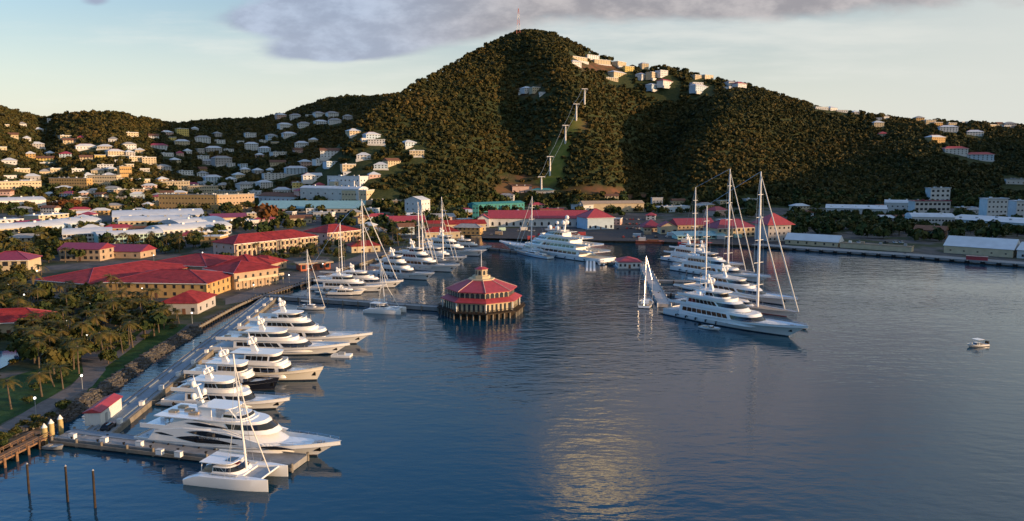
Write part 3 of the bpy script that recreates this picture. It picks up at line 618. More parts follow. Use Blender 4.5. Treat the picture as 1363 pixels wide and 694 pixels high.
bpx('pink_hall', 'pinkish flat hall at the foot of the slope above the moored ketch', 'building', 520, 304, 566, 303, 9, 16, wall='pink', rm='redroof2', roof='gable', rise=4, rows=1, cols=7, side=(1, 2))
bpx('ruined_station', 'pinkish brown low building on the cleared red slope', 'building', 682, 257, 708, 256, 8, 10, wall='pink', rm='broof', roof='shed', rise=2, rows=1, cols=4, side=(1, 2))
bpx('cable_station', 'small green roofed cable car station under the white pylon', 'building', 707, 259, 737, 257, 5, 12, wall='offwhite', rm='turq', roof='hip', rise=2.5, rows=1, cols=5, side=(1, 2), ov=2)
# --- right shore
G4 = 'white roofed buildings on the right shore'
for a in (('long white shed with plain roof at the left end of the right shore row', 1099, 286, 1180, 288, 9, 20, 1, 9), ('higher white stepped shed beside the balcony block', 1177, 283, 1219, 284, 13, 18, 2, 6), ('white hall with small dark windows right of the balcony block', 1213, 302, 1270, 303, 13, 22, 2, 13), ('very long white low hall with windows running out of frame', 1262, 302, 1390, 311, 11, 22, 1, 22)):
    bpx('white_hall', a[0], 'building', *a[1:7], wall='offwhite', rm='wroof', roof='shed' if a[7] == 1 else 'barrel', rise=3, rows=a[7], cols=a[8], side=(1, 2), group=G4, wsize=(1.6, 1.4), door=False)
bpx('balcony_block', 'two-storey block with dark red bands and open balconies behind the white halls', 'building', 1217, 288, 1264, 288, 20, 14, wall='offwhite', rm='maroon', roof='flat', rows=3, cols=8, side=(3, 3), wsize=(3.0, 2.4), door=False, ov=2)
bpx('white_villa_tower', 'white four-storey villa with columns alone on the dark right slope', 'house', 1238, 269, 1264, 269, 18, 12, wall='wstucco', rm='wroof', roof='flat', rows=3, cols=4, side=(3, 2), wsize=(3.2, 2.6), door=False, ov=2)
bpx('white_villa_tower', 'white four-storey house with wide top balcony near the right edge', 'house', 1313, 291, 1340, 291, 26, 14, wall='wstucco', rm='wroof', roof='flat', rows=4, cols=5, side=(4, 2), wsize=(1.8, 1.6), door=False, ov=2)
bpx('white_villa_tower', 'white house cut by the right edge of the picture', 'house', 1352, 290, 1378, 290, 22, 14, wall='wstucco', rm='wroof', roof='flat', rows=3, cols=5, side=(3, 2), wsize=(1.8, 1.6), door=False, ov=2)
bpx('long_villa', 'single long pale flat-roofed villa high on the dark right slope', 'house', 1339, 245, 1385, 245, 6, 10, wall='offwhite', rm='groof', roof='flat', rows=1, cols=7, side=(1, 2), ov=1.5)
bpx('brick_market', 'brown-roofed market with dark arches between the trees and the warehouse', 'building', 1216, 317, 1257, 319, 11, 18, wall='broof', rm='broof', roof='gable', rise=3, rows=2, cols=7, side=(2, 3), arch=True, wsize=(3, 2.4), door=False)
t = bpx('warehouse', 'large cream warehouse with wide white roof on the right quay', 'building', 1256, 337, 1348, 343.5, 10, 24, wall='cream', rm='wroof', roof='gable', rise=5.5, rows=1, cols=5, side=(1, 1), wsize=(1.0, .8), ov=.5, wz=2.4, door=False)
bpx('warehouse', 'pale warehouse cut by the right edge next to the large cream one', 'building', 1353, 344, 1420, 349, 11, 24, wall='offwhite', rm='wroof', roof='gable', rise=4, rows=1, cols=4, side=(1, 1), ov=.5, door=False)
bpx('quay_shed', 'low cream shed with white ribbed roof at the left end of the right quay', 'building', 1045, 325, 1115, 329.5, 6, 14, wall='cream', rm='wroof', roof='gable', rise=4.2, rows=1, cols=6, side=(1, 2), ov=.6, door=False)
bpx('quay_wall_shed', 'long low flat cream store running along the right quay', 'building', 1118, 330, 1213, 336, 6, 7, wall='cream', rm='tanw', roof='flat', rows=0, cols=0, side=(0, 0), ov=.4, door=False)

# --- houses scattered over the slopes: (px, py of the middle, width px, height px, wall, roof)
HW = dict(w=('wstucco', 'white'), c=('cream', 'cream'), y=('yellow', 'yellow'), g=('greyw', 'grey'), p=('pink', 'pink'), b=('bluew', 'pale blue'), o=('ochre', 'golden'))
HR = dict(f=('wroof', 'flat', 'white flat roof'), r=('redroof2', 'hip', 'red roof'), h=('groof', 'hip', 'grey hipped roof'), n=('broof', 'gable', 'brown gabled roof'), l=('wroof', 'hip', 'pale hipped roof'))
HOUSES = '''
68 153 9 4 w f;9 167 6 4 c f;52 173 10 4 w l;50 193 16 8 g l;4 197 9 6 c f;88 182 13 8 c f;93 188 15 7 c n;115 196 24 6 w l;139 196 17 5 c l;173 194 16 10 w h;176 178 16 8 c f;186 201 11 6 c l;210 195 22 7 w r;223 177 15 6 p l;
223 205 16 6 w f;58 212 22 7 y n;62 218 15 5 w f;87 206 14 7 b r;75 226 14 7 c f;115 211 15 7 c n;133 208 12 6 y f;155 203 20 8 c l;181 210 17 9 c f;199 212 17 14 c f;158 214 9 4 w f;140 221 18 8 w f;150 226 12 6 c l;130 228 15 6 c h;
172 220 12 5 c f;168 240 14 12 o f;192 240 16 7 c f;193 226 12 6 g f;219 223 17 7 g h;244 174 15 15 y f;259 172 9 5 w l;243 190 18 12 c l;270 185 19 11 w h;291 179 10 7 g h;293 188 13 7 w f;285 199 20 11 g l;305 200 12 8 w f;
268 200 9 9 g f;271 209 14 8 w f;275 216 16 7 g h;251 202 9 6 w l;298 213 24 14 g h;308 219 10 7 w f;334 179 14 10 w f;363 182 13 8 b h;335 194 17 14 w l;321 189 8 5 w f;386 179 17 6 w l;352 199 16 10 b l;373 204 20 9 w f;
351 188 10 6 w f;402 192 17 9 w l;417 187 12 5 c l;325 220 10 8 b f;248 229 18 8 w f;285 238 22 12 b l;320 234 13 6 c l;328 247 18 11 w h;355 245 18 12 w l;366 233 28 12 w f;395 226 28 12 b l;370 217 20 6 c n;440 203 26 14 w n;
428 214 15 8 w f;442 217 15 10 b f;465 221 18 12 c f;462 231 10 6 w f;400 245 20 11 y f;420 236 32 9 w l;375 254 22 7 w l;407 255 20 6 p r;345 228 12 7 g l;308 240 14 7 w l;270 232 14 7 w h;235 214 12 7 c l;240 205 9 6 p r;
375 154 13 7 p l;393 155 14 9 w h;411 154 8 5 w f;426 152 13 8 w h;444 152 15 9 w h;381 167 17 8 w l;405 166 15 8 w h;428 163 16 7 w l;446 161 16 8 w h;463 156 12 8 g h;473 176 16 8 c l;497 181 20 9 b l;501 188 22 9 w f;486 186 9 6 w f;
547 192 17 8 b l;555 203 19 11 c f;525 216 20 9 c n;507 221 18 8 b l;484 208 18 8 w l;499 234 15 6 p l;
696 122 12 5 w f;704 119 14 7 w l;714 118 12 9 c f;722 124 8 6 w f;772 79 26 5 c f;790 77 20 6 w f;802 83 22 6 c f;768 85 14 5 w l;828 86 18 6 c f;838 92 12 7 y f;826 100 28 5 c l;858 103 14 6 w l;872 101 16 8 c f;884 98 13 8 w f;
859 88 9 6 c l;890 112 26 7 w r;873 117 18 6 b l;934 119 27 8 b l;929 113 14 5 w f;930 103 12 5 c f;944 103 13 5 c f;940 96 8 4 w f;976 113 14 6 w h;988 115 16 7 w r;972 118 8 4 w f;843 80 10 5 c f;815 106 16 4 c f;
1094 144 18 5 w f;1110 145 13 5 w l;1121 148 14 4 w f;1180 150 8 5 w h;1239 162 14 10 c f;1249 165 12 11 o f;1263 171 22 10 w l;1249 185 26 13 o l;1273 200 30 12 w r;1305 208 32 12 b r;1298 177 20 8 w l;1322 167 10 5 c f;
1341 168 9 5 w f;1268 159 12 6 c f;1170 152 7 4 w f;1285 163 10 4 w f;1140 150 8 4 g l;30 166 9 5 w h;18 181 11 6 c n;36 185 9 5 w l;108 184 8 5 p r;150 186 10 6 w h;205 182 12 6 w n;12 215 16 7 w l;30 226 18 7 c f;14 235 14 6 w f;42 236 18 7 g l;104 226 14 6 w f;230 184 9 6 y f'''
_hr = random.Random(99)
def extra(n, x0, x1, y0, y1, w0, w1):
    o = []
    for _ in range(n):
        w = _hr.uniform(w0, w1); o.append(f'{_hr.uniform(x0, x1):.0f} {_hr.uniform(y0, y1):.0f} {w:.0f} {max(5, w * _hr.uniform(.42, .7)):.0f} {_hr.choice("wwcccgpbo")} {_hr.choice("llhhfnr")}')
    return o
EX = extra(22, 40, 236, 196, 246, 9, 16) + extra(36, 238, 478, 190, 256, 9, 17) + extra(6, 1130, 1350, 158, 182, 8, 14)
HOUSES = HOUSES + ';' + ';'.join(EX)
zones = lambda x, y: ('on the ridge line of the left hill' if x < 236 and y < 172 else 'high on the sunlit left hill' if x < 236 and y < 200 else 'low on the sunlit left hill' if x < 236 else
                      'on the shaded ridge below the saddle' if 370 <= x < 470 and y < 170 else 'in the upper middle valley' if x < 480 and y < 200 else 'in the lower middle valley' if x < 480 else 'on the shoulder left of the peak' if x < 620 else
                      'on the small clearing under the peak' if x < 740 else 'in the resort right of the peak' if x < 1020 else 'along the far right skyline' if y < 172 else 'on the dark right slope')
rows_ = []
for s in HOUSES.replace('\n', '').split(';'):
    px, py, w, h, a, r = s.split()
    if s in EX and any(abs(float(px) - q[0]) < (float(w) + q[2]) * .5 and abs(float(py) - q[1]) < 6 for q in rows_): continue
    rows_.append((float(px), float(py), float(w), float(h), a, r))
from collections import defaultdict
bylab = defaultdict(list)
def hdesc(q):
    st = 'tiny' if q[2] < 10 else 'wide' if q[2] > 21 else 'tall' if q[3] >= 10 else 'squat' if q[3] / q[2] < .4 else 'small' if q[2] < 14 else 'mid-sized'
    return f'{st} {HW[q[4]][1]} house, {HR[q[5]][2]}, {zones(q[0], q[1])}'
for q in rows_: bylab[hdesc(q)].append(q)
ORD = ['first', 'second', 'third', 'fourth', 'fifth', 'sixth', 'seventh', 'eighth', 'ninth', 'tenth', 'eleventh', 'twelfth', 'thirteenth', 'fourteenth', 'fifteenth', 'sixteenth']
labels = {}
for lab, qs in bylab.items():
    qs.sort()
    for i, q in enumerate(qs):
        labels[q] = lab if len(qs) == 1 else ('left' if i == 0 else 'right') + ' one: ' + lab if len(qs) == 2 else f'{ORD[i]} from left: {lab}'
random.seed(21)
for q in list(labels):
    if len(labels[q].split()) > 16: labels[q] = labels[q].replace(' hipped', '').replace(' gabled', '')
for q in rows_:
    px, py, w, h, a, r = q; p = hit(px, py + h / 2)
    if p is None: p = hit(px, py + h / 2 + 6)
    if p is None: print('no ground', q); continue
    d = p[1]; res = 740 < px < 1020; Wm = w * d / F * (1.15 if res else 1); Hm = max(2.8, h * d / F * (.95 if res else .64)); D = max(7., min(13, Wm * .85)); yaw = random.uniform(-.3, .4) + math.atan2(-p[0], p[1]) * .5 + (.75 if res else .3)
    e = np.array([math.cos(yaw), math.sin(yaw)]) * Wm / 2
    rm, rf, _ = HR[r]; st = max(1, int(round(Hm / 3.2))); HOCC.append((p[0], p[1] + 3, max(Wm, 9)))
    t = building('house', labels[q], 'house', p[:2] - e, p[:2] + e, D, Hm, roof=rf, wall=HW[a][0], rm=rm, rise=None if rf == 'flat' else min(3.4, D * .36), ov=.8, rows=min(st, 4), cols=max(2, min(6, int(Wm / 3.6))), side=(min(st, 4), 2), sides='R', wsize=(1.5, 1.5), base=float(p[2]) - .2, group='houses on the hillsides', door=False, occ=True)
    # retaining wall or terrace under each house
    if w >= 16 and random.random() < .6: MB().box(-Wm / 2 - 1, Wm / 2 + 1, -2.6, -.01, -4.5, .25).build('terrace', M['offwhite'], t)

# --- small town buildings between the larger blocks
_tr = random.Random(314); TB = defaultdict(list)
TREG = [('among the white blocks', 0, 330, 262, 330), ('near the turquoise hall', 335, 560, 262, 300), ('by the tall gabled house', 470, 640, 288, 318), ('at the foot of the peak', 640, 1010, 264, 300), ('on the right shore', 1050, 1363, 276, 300), ('at the foot of the left slope', 0, 480, 246, 270)]
for where, x0, x1, y0, y1 in TREG:
    n_ = 0
    for _ in range(400):
        if n_ >= {0: 26, 640: 18, 1050: 10}.get(x0, 12): break
        px, py = _tr.uniform(x0, x1), _tr.uniform(y0, y1); p = hit(px, py)
        if p is None or not free(p[0], p[1] + 5, 7): continue
        w = _tr.uniform(9, 22); a = _tr.choice('wwccbogp'); r = _tr.choice('fllhrn'); TB[f'small {HW[a][1]} building, {HR[r][2]}, {where}'].append((px, p, w, a, r)); OCC.append((p[0], p[1] + 4, w * .5 + 1)); HOCC.append((p[0], p[1] + 3, w)); n_ += 1
for lab, qs in TB.items():
    qs.sort(key=lambda q: q[0])
    for i, (px, p, w, a, r) in enumerate(qs):
        l_ = lab if len(qs) == 1 else f'{ORD[i]} from left: {lab}'
        if len(l_.split()) > 16: l_ = l_.replace(' hipped', '').replace(' gabled', '').replace(' commercial', '').replace(' market', '')
        yaw = _tr.uniform(-.3, .5); e = np.array([math.cos(yaw), math.sin(yaw)]) * w / 2; h = _tr.uniform(3.2, 6.5); rm, rf, _q = HR[r]
        building('town_building', l_, 'building', p[:2] - e, p[:2] + e, _tr.uniform(8, 13), h, roof=rf, wall=HW[a][0], rm=rm, rise=None if rf == 'flat' else 2.6, ov=.8, rows=1 if h < 4.6 else 2, cols=max(2, int(w / 3.6)), side=(1, 2), wsize=(1.5, 1.5), base=float(p[2]), group='small town buildings', door=False, occ=False)
# --- octagonal pavilion on piles
PC = (-12.2, 299.0)
pv = thing('octagonal_pavilion', 'octagonal cream pavilion with two-tier red roof standing on piles in the basin', 'pavilion', (PC[0], PC[1], 0), 0)
ROT = R(8.6) - math.pi / 2
def octo(r, k=8, rot=ROT): return [(r * math.cos(rot + 2 * math.pi * i / k), r * math.sin(rot + 2 * math.pi * i / k)) for i in range(k)]
b = MB(); b.prism(octo(17.8), 2.3, 2.7); b.build('deck', M['dark_wood'], pv)
for i in range(40):
    a = ROT + 2 * math.pi * i / 40; rr = 17.0 * math.cos(math.pi / 8) / math.cos((a - ROT) % (math.pi / 4) - math.pi / 8)
    MB().cyl(rr * math.cos(a), rr * math.sin(a), -2, 2.3, .36, n=8).build('pile', M['concrete_d'], pv)
MB().prism(octo(14.6), -1, 2.3).build('core', M['dark_wood'], pv)
MB().prism(octo(14.8), 2.7, 6.3).build('lower_wall', M['cream'], pv)
def skirt(r0, r1, z0, z1, t=.3):
    a = octo(r0); c = octo(r1); v = [(x, y, z0) for x, y in a] + [(x, y, z0 + t) for x, y in a] + [(x, y, z1 + t) for x, y in c] + [(x, y, z1 - .2) for x, y in c]
    return MB().add(v, [(8 * k + i, 8 * k + (i + 1) % 8, 8 * ((k + 1) % 4) + (i + 1) % 8, 8 * ((k + 1) % 4) + i) for k in range(4) for i in range(8)])
skirt(16.4, 13.6, 6.2, 7.5).build('lower_roof', M['redroof2'], pv)
MB().prism(octo(13.4), 6.3, 10.2).build('upper_wall', M['cream'], pv)
skirt(14.4, 4.9, 9.9, 13.3).build('upper_roof', M['redroof2'], pv)
MB().prism(octo(5.4), 13.2, 13.9).build('lantern_base', M['cream'], pv)
MB().prism(octo(3.6), 13.9, 15.0).build('lantern_step', M['cream'], pv)
MB().prism(octo(2.5), 15.0, 17.6).build('lantern', M['cream'], pv)
MB().prism(octo(3.0), 17.6, 18.4, ring2=octo(1.2)).build('lantern_roof', M['redroof2'], pv)
MB().cyl(0, 0, 18.4, 25.2, .16, .08).build('flagpole', M['mast'], pv)
u = unit_window()
for f in range(8):
    a = ROT + math.pi / 8 + f * math.pi / 4
    for rr, z, nw, sz, mm in ((14.8, 2.8, 6, (.9, 1, 2.8), u['w']), (13.4, 7.75, 5, (1.6, 1, 2.0), u['a']), (2.5, 15.4, 1, (1.0, 1, 1.7), u['a'])):
        ap_ = rr * math.cos(math.pi / 8); side = 2 * rr * math.sin(math.pi / 8)
        for k in range(nw):
            s = side * ((k + .5) / nw - .5); link('window', mm, pv, (ap_ * math.cos(a) - s * math.sin(a), ap_ * math.sin(a) + s * math.cos(a), z), a + math.pi / 2, sz)
    # white panel posts between the lower windows
    b = MB()
    ap_ = 15.0 * math.cos(math.pi / 8); side = 2 * 15 * math.sin(math.pi / 8)
    c0 = ROT + f * math.pi / 4
    b.cyl(15.4 * math.cos(c0), 15.4 * math.sin(c0), 2.7, 6.3, .3, n=6); b.build('column', M['trim'], pv)
    p0 = np.array(octo(17.4)[f]); p1 = np.array(octo(17.4)[(f + 1) % 8]); b = MB()
    for k in range(9):
        q_ = p0 + (p1 - p0) * k / 8; b.cyl(q_[0], q_[1], 2.7, 3.8, .10, n=4)
    b.tube([(*p0, 3.8), (*p1, 3.8)], .06, 4); b.tube([(*p0, 3.3), (*p1, 3.3)], .05, 4); b.build('railing', M['dark_wood'], pv)
    b = MB(); c1 = octo(14.4)[f]; c2 = octo(4.9)[f]; b.tube([(c1[0], c1[1], 10.25), (c2[0], c2[1], 13.65)], .14, 5); b.build('roof_rib', M['pink'], pv)
# ================================================================== DOCKS
def slab(name, label, cat, px, z0, z1, m, z=None, group=None):
    pts = [P(a, b, z1)[:2] for a, b in px] if z is None else px
    c = np.mean(pts, 0); t = thing(name, label, cat, (c[0], c[1], 0), 0, group)
    MB().prism([tuple(p - c) for p in pts], z0, z1).build('deck', M[m], t)
    return t, pts, c
def line_dock(name, label, cat, a, b, w, z0, z1, m, group=None, pile_step=9, edge=True, pm='dark_wood'):
    a = np.array(a[:2], float); b = np.array(b[:2], float); d = b - a; L = float(np.linalg.norm(d)); rz = math.atan2(d[1], d[0])
    t = thing(name, label, cat, (*a, 0), rz, group)
    mb = MB(); mb.box(0, L, -w / 2, w / 2, z0, z1); mb.build('deck', M[m], t)
    if edge:
        for s in (-1, 1): MB().box(0, L, s * w / 2 - .15, s * w / 2 + .15, z1 + .003, z1 + .22).build('kerb', M['concrete'], t)
    k = max(2, int(L / pile_step))
    for i in range(k + 1):
        for s in (-1, 1):
            MB().cyl(L * i / k, s * (w / 2 + .3), -3, z1 + .5, .28, n=7).build('pile', M[pm], t)
    return t, L, rz
t, Lw, rzw = line_dock('floating_walkway', 'long pale blue floating walkway between the sea wall and the moored yachts', 'dock', (-90.5, 157), (-106, 327), 6.0, -.3, 1.1, 'pontoon', pile_step=200)
for y in (-1.6, 1.6): MB().box(.2, Lw - .2, y - .22, y + .22, 1.103, 1.4).build('pipe_cover', M['pontoon'], t)
MB().box(0, Lw, -3.6, -3.02, -.5, 1.3).build('fender_beam', M['concrete_d'], t)
t, L_, _ = line_dock('concrete_pier', 'near concrete pier with grey deck running out beside the largest yacht', 'dock', (-97.5, 158.6), (-42.0, 143.9), 5.4, .1, 1.3, 'concrete', pile_step=6, pm='concrete_d')
MB().box(0, L_ * .66, .5, 2.5, 1.304, 1.5).build('gangway_strip', M['pontoon'], t)
MB().box(0, L_, -3.4, -3.06, .3, 1.0).build('fender_beam', M['concrete_d'], t)
line_dock('cross_dock', 'grey cross dock leading from the promenade to the octagonal pavilion', 'dock', (-112, 331), (-29, 302.5), 4.5, .2, 1.5, 'concrete', pile_step=7, pm='concrete_d')
line_dock('right_pier', 'pale pier running away from the stern of the long white yacht on the right', 'dock', (63.0, 309), (75.5, 432), 5.0, .1, 1.4, 'greyw', pile_step=10, pm='trim')
line_dock('finger_dock', 'short concrete finger dock between the right pier and the third yacht, nearer one', 'dock', (66.5, 338), (77, 334), 3.4, .1, 1.2, 'concrete', 'finger docks', 8)
line_dock('finger_dock', 'long concrete finger dock between the right pier and the middle yachts, farther one', 'dock', (70.5, 374), (90, 369), 4.5, .1, 1.2, 'concrete', 'finger docks', 8)
line_dock('back_dock', 'thin low dock joining the far superyacht to the floating boathouse', 'dock', (57, 440), (64, 433), 3, .1, 1.2, 'concrete_d')
line_dock('back_dock', 'thin low dock behind the small sloop across the basin', 'dock', (-22, 520), (22, 482), 3, .1, 1.2, 'concrete_d')
line_dock('back_dock', 'low dock from the floating boathouse to the right pier', 'dock', (72.5, 428), (78, 445), 3, .1, 1.2, 'concrete_d')
# ribbed platform
t = thing('ribbed_pontoon', 'floating pontoon with three pale lengthwise ribs off the superyacht stern', 'pontoon', (44.8, 428, 0), -.104)
MB().box(-3, 3, -22, 22, -.4, .9).build('deck', M['concrete'], t)
for x in (-2, 0, 2): MB().box(x - .5, x + .5, -21.6, 21.6, .903, 1.3).build('rib', M['trim'], t)
# floating boathouse
t = building('boathouse', 'floating white boathouse with red hip roof at the head of the right pier', 'boathouse', P(823, 357.5, .6)[:2], P(853, 357.5, .6)[:2], 14, 3.4, wall='wstucco', rm='redroof2', rise=2.4, rows=1, cols=5, side=(1, 3), sides='RL', base=.6, occ=False, ov=.5)
b = MB(); b.box(-7.2, 7.2, -.7, 14.7, -1, -.02); b.build('float', M['concrete'], t)
# site hut with the red roof on the walkway
hb0 = P(99, 573, 1.3)[:2]
t = thing('dock_hut', 'long white ribbed hut with bright red gabled roof at the pier root', 'hut', (-94.6, 169.8, 1.1), math.atan2(170, -15.5))
b = MB(); b.box(-5.7, 5.7, -1.7, 1.7, 0, 3.0)
for k in range(16): b.box(-5.6 + k * .73, -5.45 + k * .73, -1.75, 1.75, .05, 2.95)
for k in range(5): b.box(-5.76, -5.64, -1.6 + k * .75, -1.5 + k * .75, .05, 2.95)
b.build('wall', M['wstucco'], t); r = hip_roof(11.4, 3.4, 3.0, .8, .3, gable=True, thick=.15)
r.v = [(x, y - 1.7, z) for x, y, z in r.v]; r.build('roof', M['redroof2'], t)
MB().box(-3.4, -2.2, -1.79, -1.755, 0, 2.1).build('door', M['grey'], t)
# yellow mooring dolphins
for k, (a, b_) in enumerate(((60, 583), (69, 577), (81, 571))):
    p = P(a, b_, 1.3); t = thing('mooring_pile', ['stout yellow mooring pile with white cone cap nearest the timber pier', 'middle one of the three stout yellow mooring piles at the pier root', 'stout yellow mooring pile closest to the white dock hut'][k], 'pile', (p[0], p[1], 0), 0, 'yellow mooring piles')
    MB().cyl(0, 0, -3, 3.6, .55, n=12).build('shaft', M['pile'], t, True); MB().cyl(0, 0, 3.6, 4.5, .6, .08, 12).build('cap', M['trim'], t, True)
for k, (a, b_, zt) in enumerate(((38.5, 657, 5.6), (90, 668, 6.6), (126.5, 676, 6.8))):
    p = P(a, b_, 0); t = thing('timber_pile', ['leftmost of three thin dark piles standing free in the water', 'middle of three thin dark piles standing free in the water', 'rightmost of three thin dark piles standing free in the water'][k], 'pile', (p[0], p[1], 0), 0, 'free standing dark piles')
    MB().tube([(0, 0, -3), (.1, 0, zt)], [.24, .19], 8).build('shaft', M['dark_wood'], t); MB().cyl(.1, 0, zt, zt + .25, .22, .05, 8).build('cap', M['grey'], t)
# timber jetty bottom left
t, Lj, _ = line_dock('timber_jetty', 'brown timber jetty with posts and rails at the bottom left corner', 'dock', P(-60, 640, 1.5)[:2], P(56, 581, 1.5)[:2], 3.2, 1.2, 1.55, 'wood', pile_step=3.2, edge=False, pm='wood')
b = MB()
for s in (-1, 1):
    b.tube([(0, s * 1.7, 2.5), (Lj, s * 1.7, 2.5)], .07, 4); b.tube([(0, s * 1.7, 2.1), (Lj, s * 1.7, 2.1)], .05, 4)
    for i in range(int(Lj / 2)): b.box(i * 2 - .06, i * 2 + .06, s * 1.7 - .06, s * 1.7 + .06, 1.5, 2.55)
b.build('railing', M['wood'], t)
struct(sheet('boardwalk', [(-40, 600), (0, 590), (52, 569), (58, 575), (20, 592), (-30, 612)], 'wood'))

# ================================================================== BOATS
def sec(L, B, fs, fb, rake, flare=1.6, n=26, tr=.92):
    s = np.linspace(0, 1, n); s = s ** .9
    z = fs + (fb - fs) * s ** 2.3
    hb = B / 2 * (tr + (1 - tr) * np.minimum(1, s / .35)) * np.maximum(.012, 1 - np.maximum(0, (s - .48) / .52) ** 2.4)
    hw = B / 2 * .92 * (tr + (1 - tr) * np.minimum(1, s / .3)) * np.maximum(.012, 1 - np.maximum(0, (s - .32) / .68) ** 1.9)
    return s, z, hb, hw
def hull_parts(t, L, B, fs, fb, rake, hm='white', bm='boot', deckm='deck', bul=.8, stripe=.35, tr=.92, flare=1.7):
    s, z, hb, hw = sec(L, B, fs, fb, rake, tr=tr); n = len(s); lv = [-1.0, stripe, .33, .62, .85, 1.0]; b = MB(); vs = []
    for side in (-1, 1):
        for i in range(n):
            for j, v in enumerate(lv):
                zz_ = v if j < 2 else stripe + (z[i] - stripe) * v
                f = 0 if j == 0 else min(1, zz_ / z[i]); w = hw[i] * (.8 if j == 0 else 1) + (hb[i] - hw[i]) * f ** flare
                x = -L / 2 + s[i] * (L - rake * (1 - f)) - (.0 if s[i] > .02 else -.4 * f)
                vs.append((x, side * w, zz_))
    k = len(lv); fs_ = []; mi = []
    for sd_ in (0, 1):
        o = sd_ * n * k
        for i in range(n - 1):
            for j in range(k - 1):
                q_ = (o + i * k + j, o + (i + 1) * k + j, o + (i + 1) * k + j + 1, o + i * k + j + 1); fs_.append(q_ if sd_ == 0 else q_[::-1]); mi.append(1 if j == 0 else 0)
    for j in range(k - 1): fs_.append((j, j + 1, n * k + j + 1, n * k + j)); mi.append(1 if j == 0 else 0)
    for j in range(k - 1): a_ = (n - 1) * k + j; fs_.append((a_, n * k + a_, n * k + a_ + 1, a_ + 1)); mi.append(0)
    b.add(vs, fs_); b.m = mi
    # inner bulwark and cap rail
    th = .16; ins = []
    for side in (-1, 1):
        for i in range(n):
            x = -L / 2 + s[i] * L - (0 if s[i] > .02 else -.4); w = max(.02, hb[i] - th); bz = bul * (.35 + .65 * s[i])
            ins += [(x - (th * 2 if i == n - 1 else 0), side * w, z[i]), (x - (th * 2 if i == n - 1 else 0), side * w, z[i] - bz)]
    o0 = len(b.v); ff = []
    for sd_ in (0, 1):
        o = o0 + sd_ * n * 2; oh = sd_ * n * k
        for i in range(n - 1):
            a1, a2 = oh + i * k + k - 1, oh + (i + 1) * k + k - 1
            q1 = (a1, a2, o + (i + 1) * 2, o + i * 2); q2 = (o + i * 2, o + (i + 1) * 2, o + (i + 1) * 2 + 1, o + i * 2 + 1)
            ff += [q1, q2] if sd_ == 0 else [q1[::-1], q2[::-1]]
    b.v += ins; b.f += ff; b.m += [0] * len(ff)
    b.build('hull', [M[hm], M[bm]], t, True)
    d = MB(); dv = []
    for i in range(n):
        x = -L / 2 + s[i] * L - (.1 if i == n - 1 else 0) - (0 if s[i] > .02 else -.4); w = max(.015, hb[i] - th + .02); zz_ = z[i] - bul * (.35 + .65 * s[i]); dv += [(x, -w, zz_), (x, w, zz_), (x, w, zz_ - .1), (x, -w, zz_ - .1)]
    d.add(dv, [q_ for i in range(n - 1) for q_ in ((4 * i, 4 * i + 4, 4 * i + 5, 4 * i + 1), (4 * i + 3, 4 * i + 2, 4 * i + 6, 4 * i + 7))])
    d.build('deck', M[deckm], t)
    return s, z, hb, hw
def outl(x0, x1, w, nose, n=9, e=.75, aft=.0):
    pts = []
    for i in range(n + 1):
        a = math.pi * i / n - math.pi / 2
        pts.append((x1 - nose + nose * math.cos(a) ** e if abs(math.cos(a)) > 1e-6 else x1 - nose, w / 2 * math.copysign(abs(math.sin(a)) ** e, math.sin(a))))
    return [(x0, -w / 2)] + pts + [(x0, w / 2)]
def tier(t, name, x0, x1, w, z, h, fr, br, nose, m='white', tw=.93, wins=5, wa=.32, wb=.74, wx=(.06, .94), screen=True, gm='glass'):
    lo = outl(x0, x1, w, nose); hi = outl(x0 + br, x1 - fr, w * tw, nose * .9)
    b = MB(); b.prism(lo, z, z + h, ring2=hi); b.build(name, M[m], t, True)
    def at(i, v, off=.035):
        p = np.array(lo[i]) * (1 - v) + np.array(hi[i]) * v
        cx_ = (x0 + x1) / 2; q_ = np.array([p[0] - cx_, p[1]]); l = np.linalg.norm(q_) + 1e-6
        return (p[0] + off * q_[0] / l, p[1] + off * (1 if p[1] > 0 else -1 if p[1] < 0 else 0), z + h * v)
    def sidept(f, v, sgn, off=.04):
        p0 = np.array(lo[0]) * (1 - v) + np.array(hi[0]) * v; p1 = np.array(lo[1]) * (1 - v) + np.array(hi[1]) * v
        x = p0[0] + (p1[0] - p0[0]) * f; y = w / 2 * (1 - v) + w * tw / 2 * v
        return (x, sgn * (y + off), z + h * v)
    for sgn in (-1, 1):
        for k in range(wins):
            f0 = wx[0] + (wx[1] - wx[0]) * (k + .06) / wins; f1 = wx[0] + (wx[1] - wx[0]) * (k + .94) / wins
            q_ = [sidept(f0, wa, sgn), sidept(f1, wa, sgn), sidept(f1, wb, sgn), sidept(f0, wb, sgn)]
            q2 = [sidept(f0, wa, sgn, -.1), sidept(f1, wa, sgn, -.1), sidept(f1, wb, sgn, -.1), sidept(f0, wb, sgn, -.1)]
            MB().add(q_ + q2, [(0, 1, 2, 3), (0, 4, 5, 1), (1, 5, 6, 2), (2, 6, 7, 3), (3, 7, 4, 0)]).build('window', M[gm], t)
    if screen:
        n = len(lo); b = MB(); ids = list(range(1, n - 1)); vs = []
        for i in ids: vs += [at(i, wa), at(i, wb), at(i, wa, -.1), at(i, wb, -.1)]
        fs_ = []
        for i in range(len(ids) - 1): fs_ += [(4 * i, 4 * i + 4, 4 * i + 5, 4 * i + 1), (4 * i + 1, 4 * i + 5, 4 * i + 7, 4 * i + 3), (4 * i, 4 * i + 2, 4 * i + 6, 4 * i + 4)]
        fs_ += [(0, 1, 3, 2), (len(vs) - 4, len(vs) - 2, len(vs) - 1, len(vs) - 3)]
        b.add(vs, fs_).build('windscreen', M[gm], t, True)
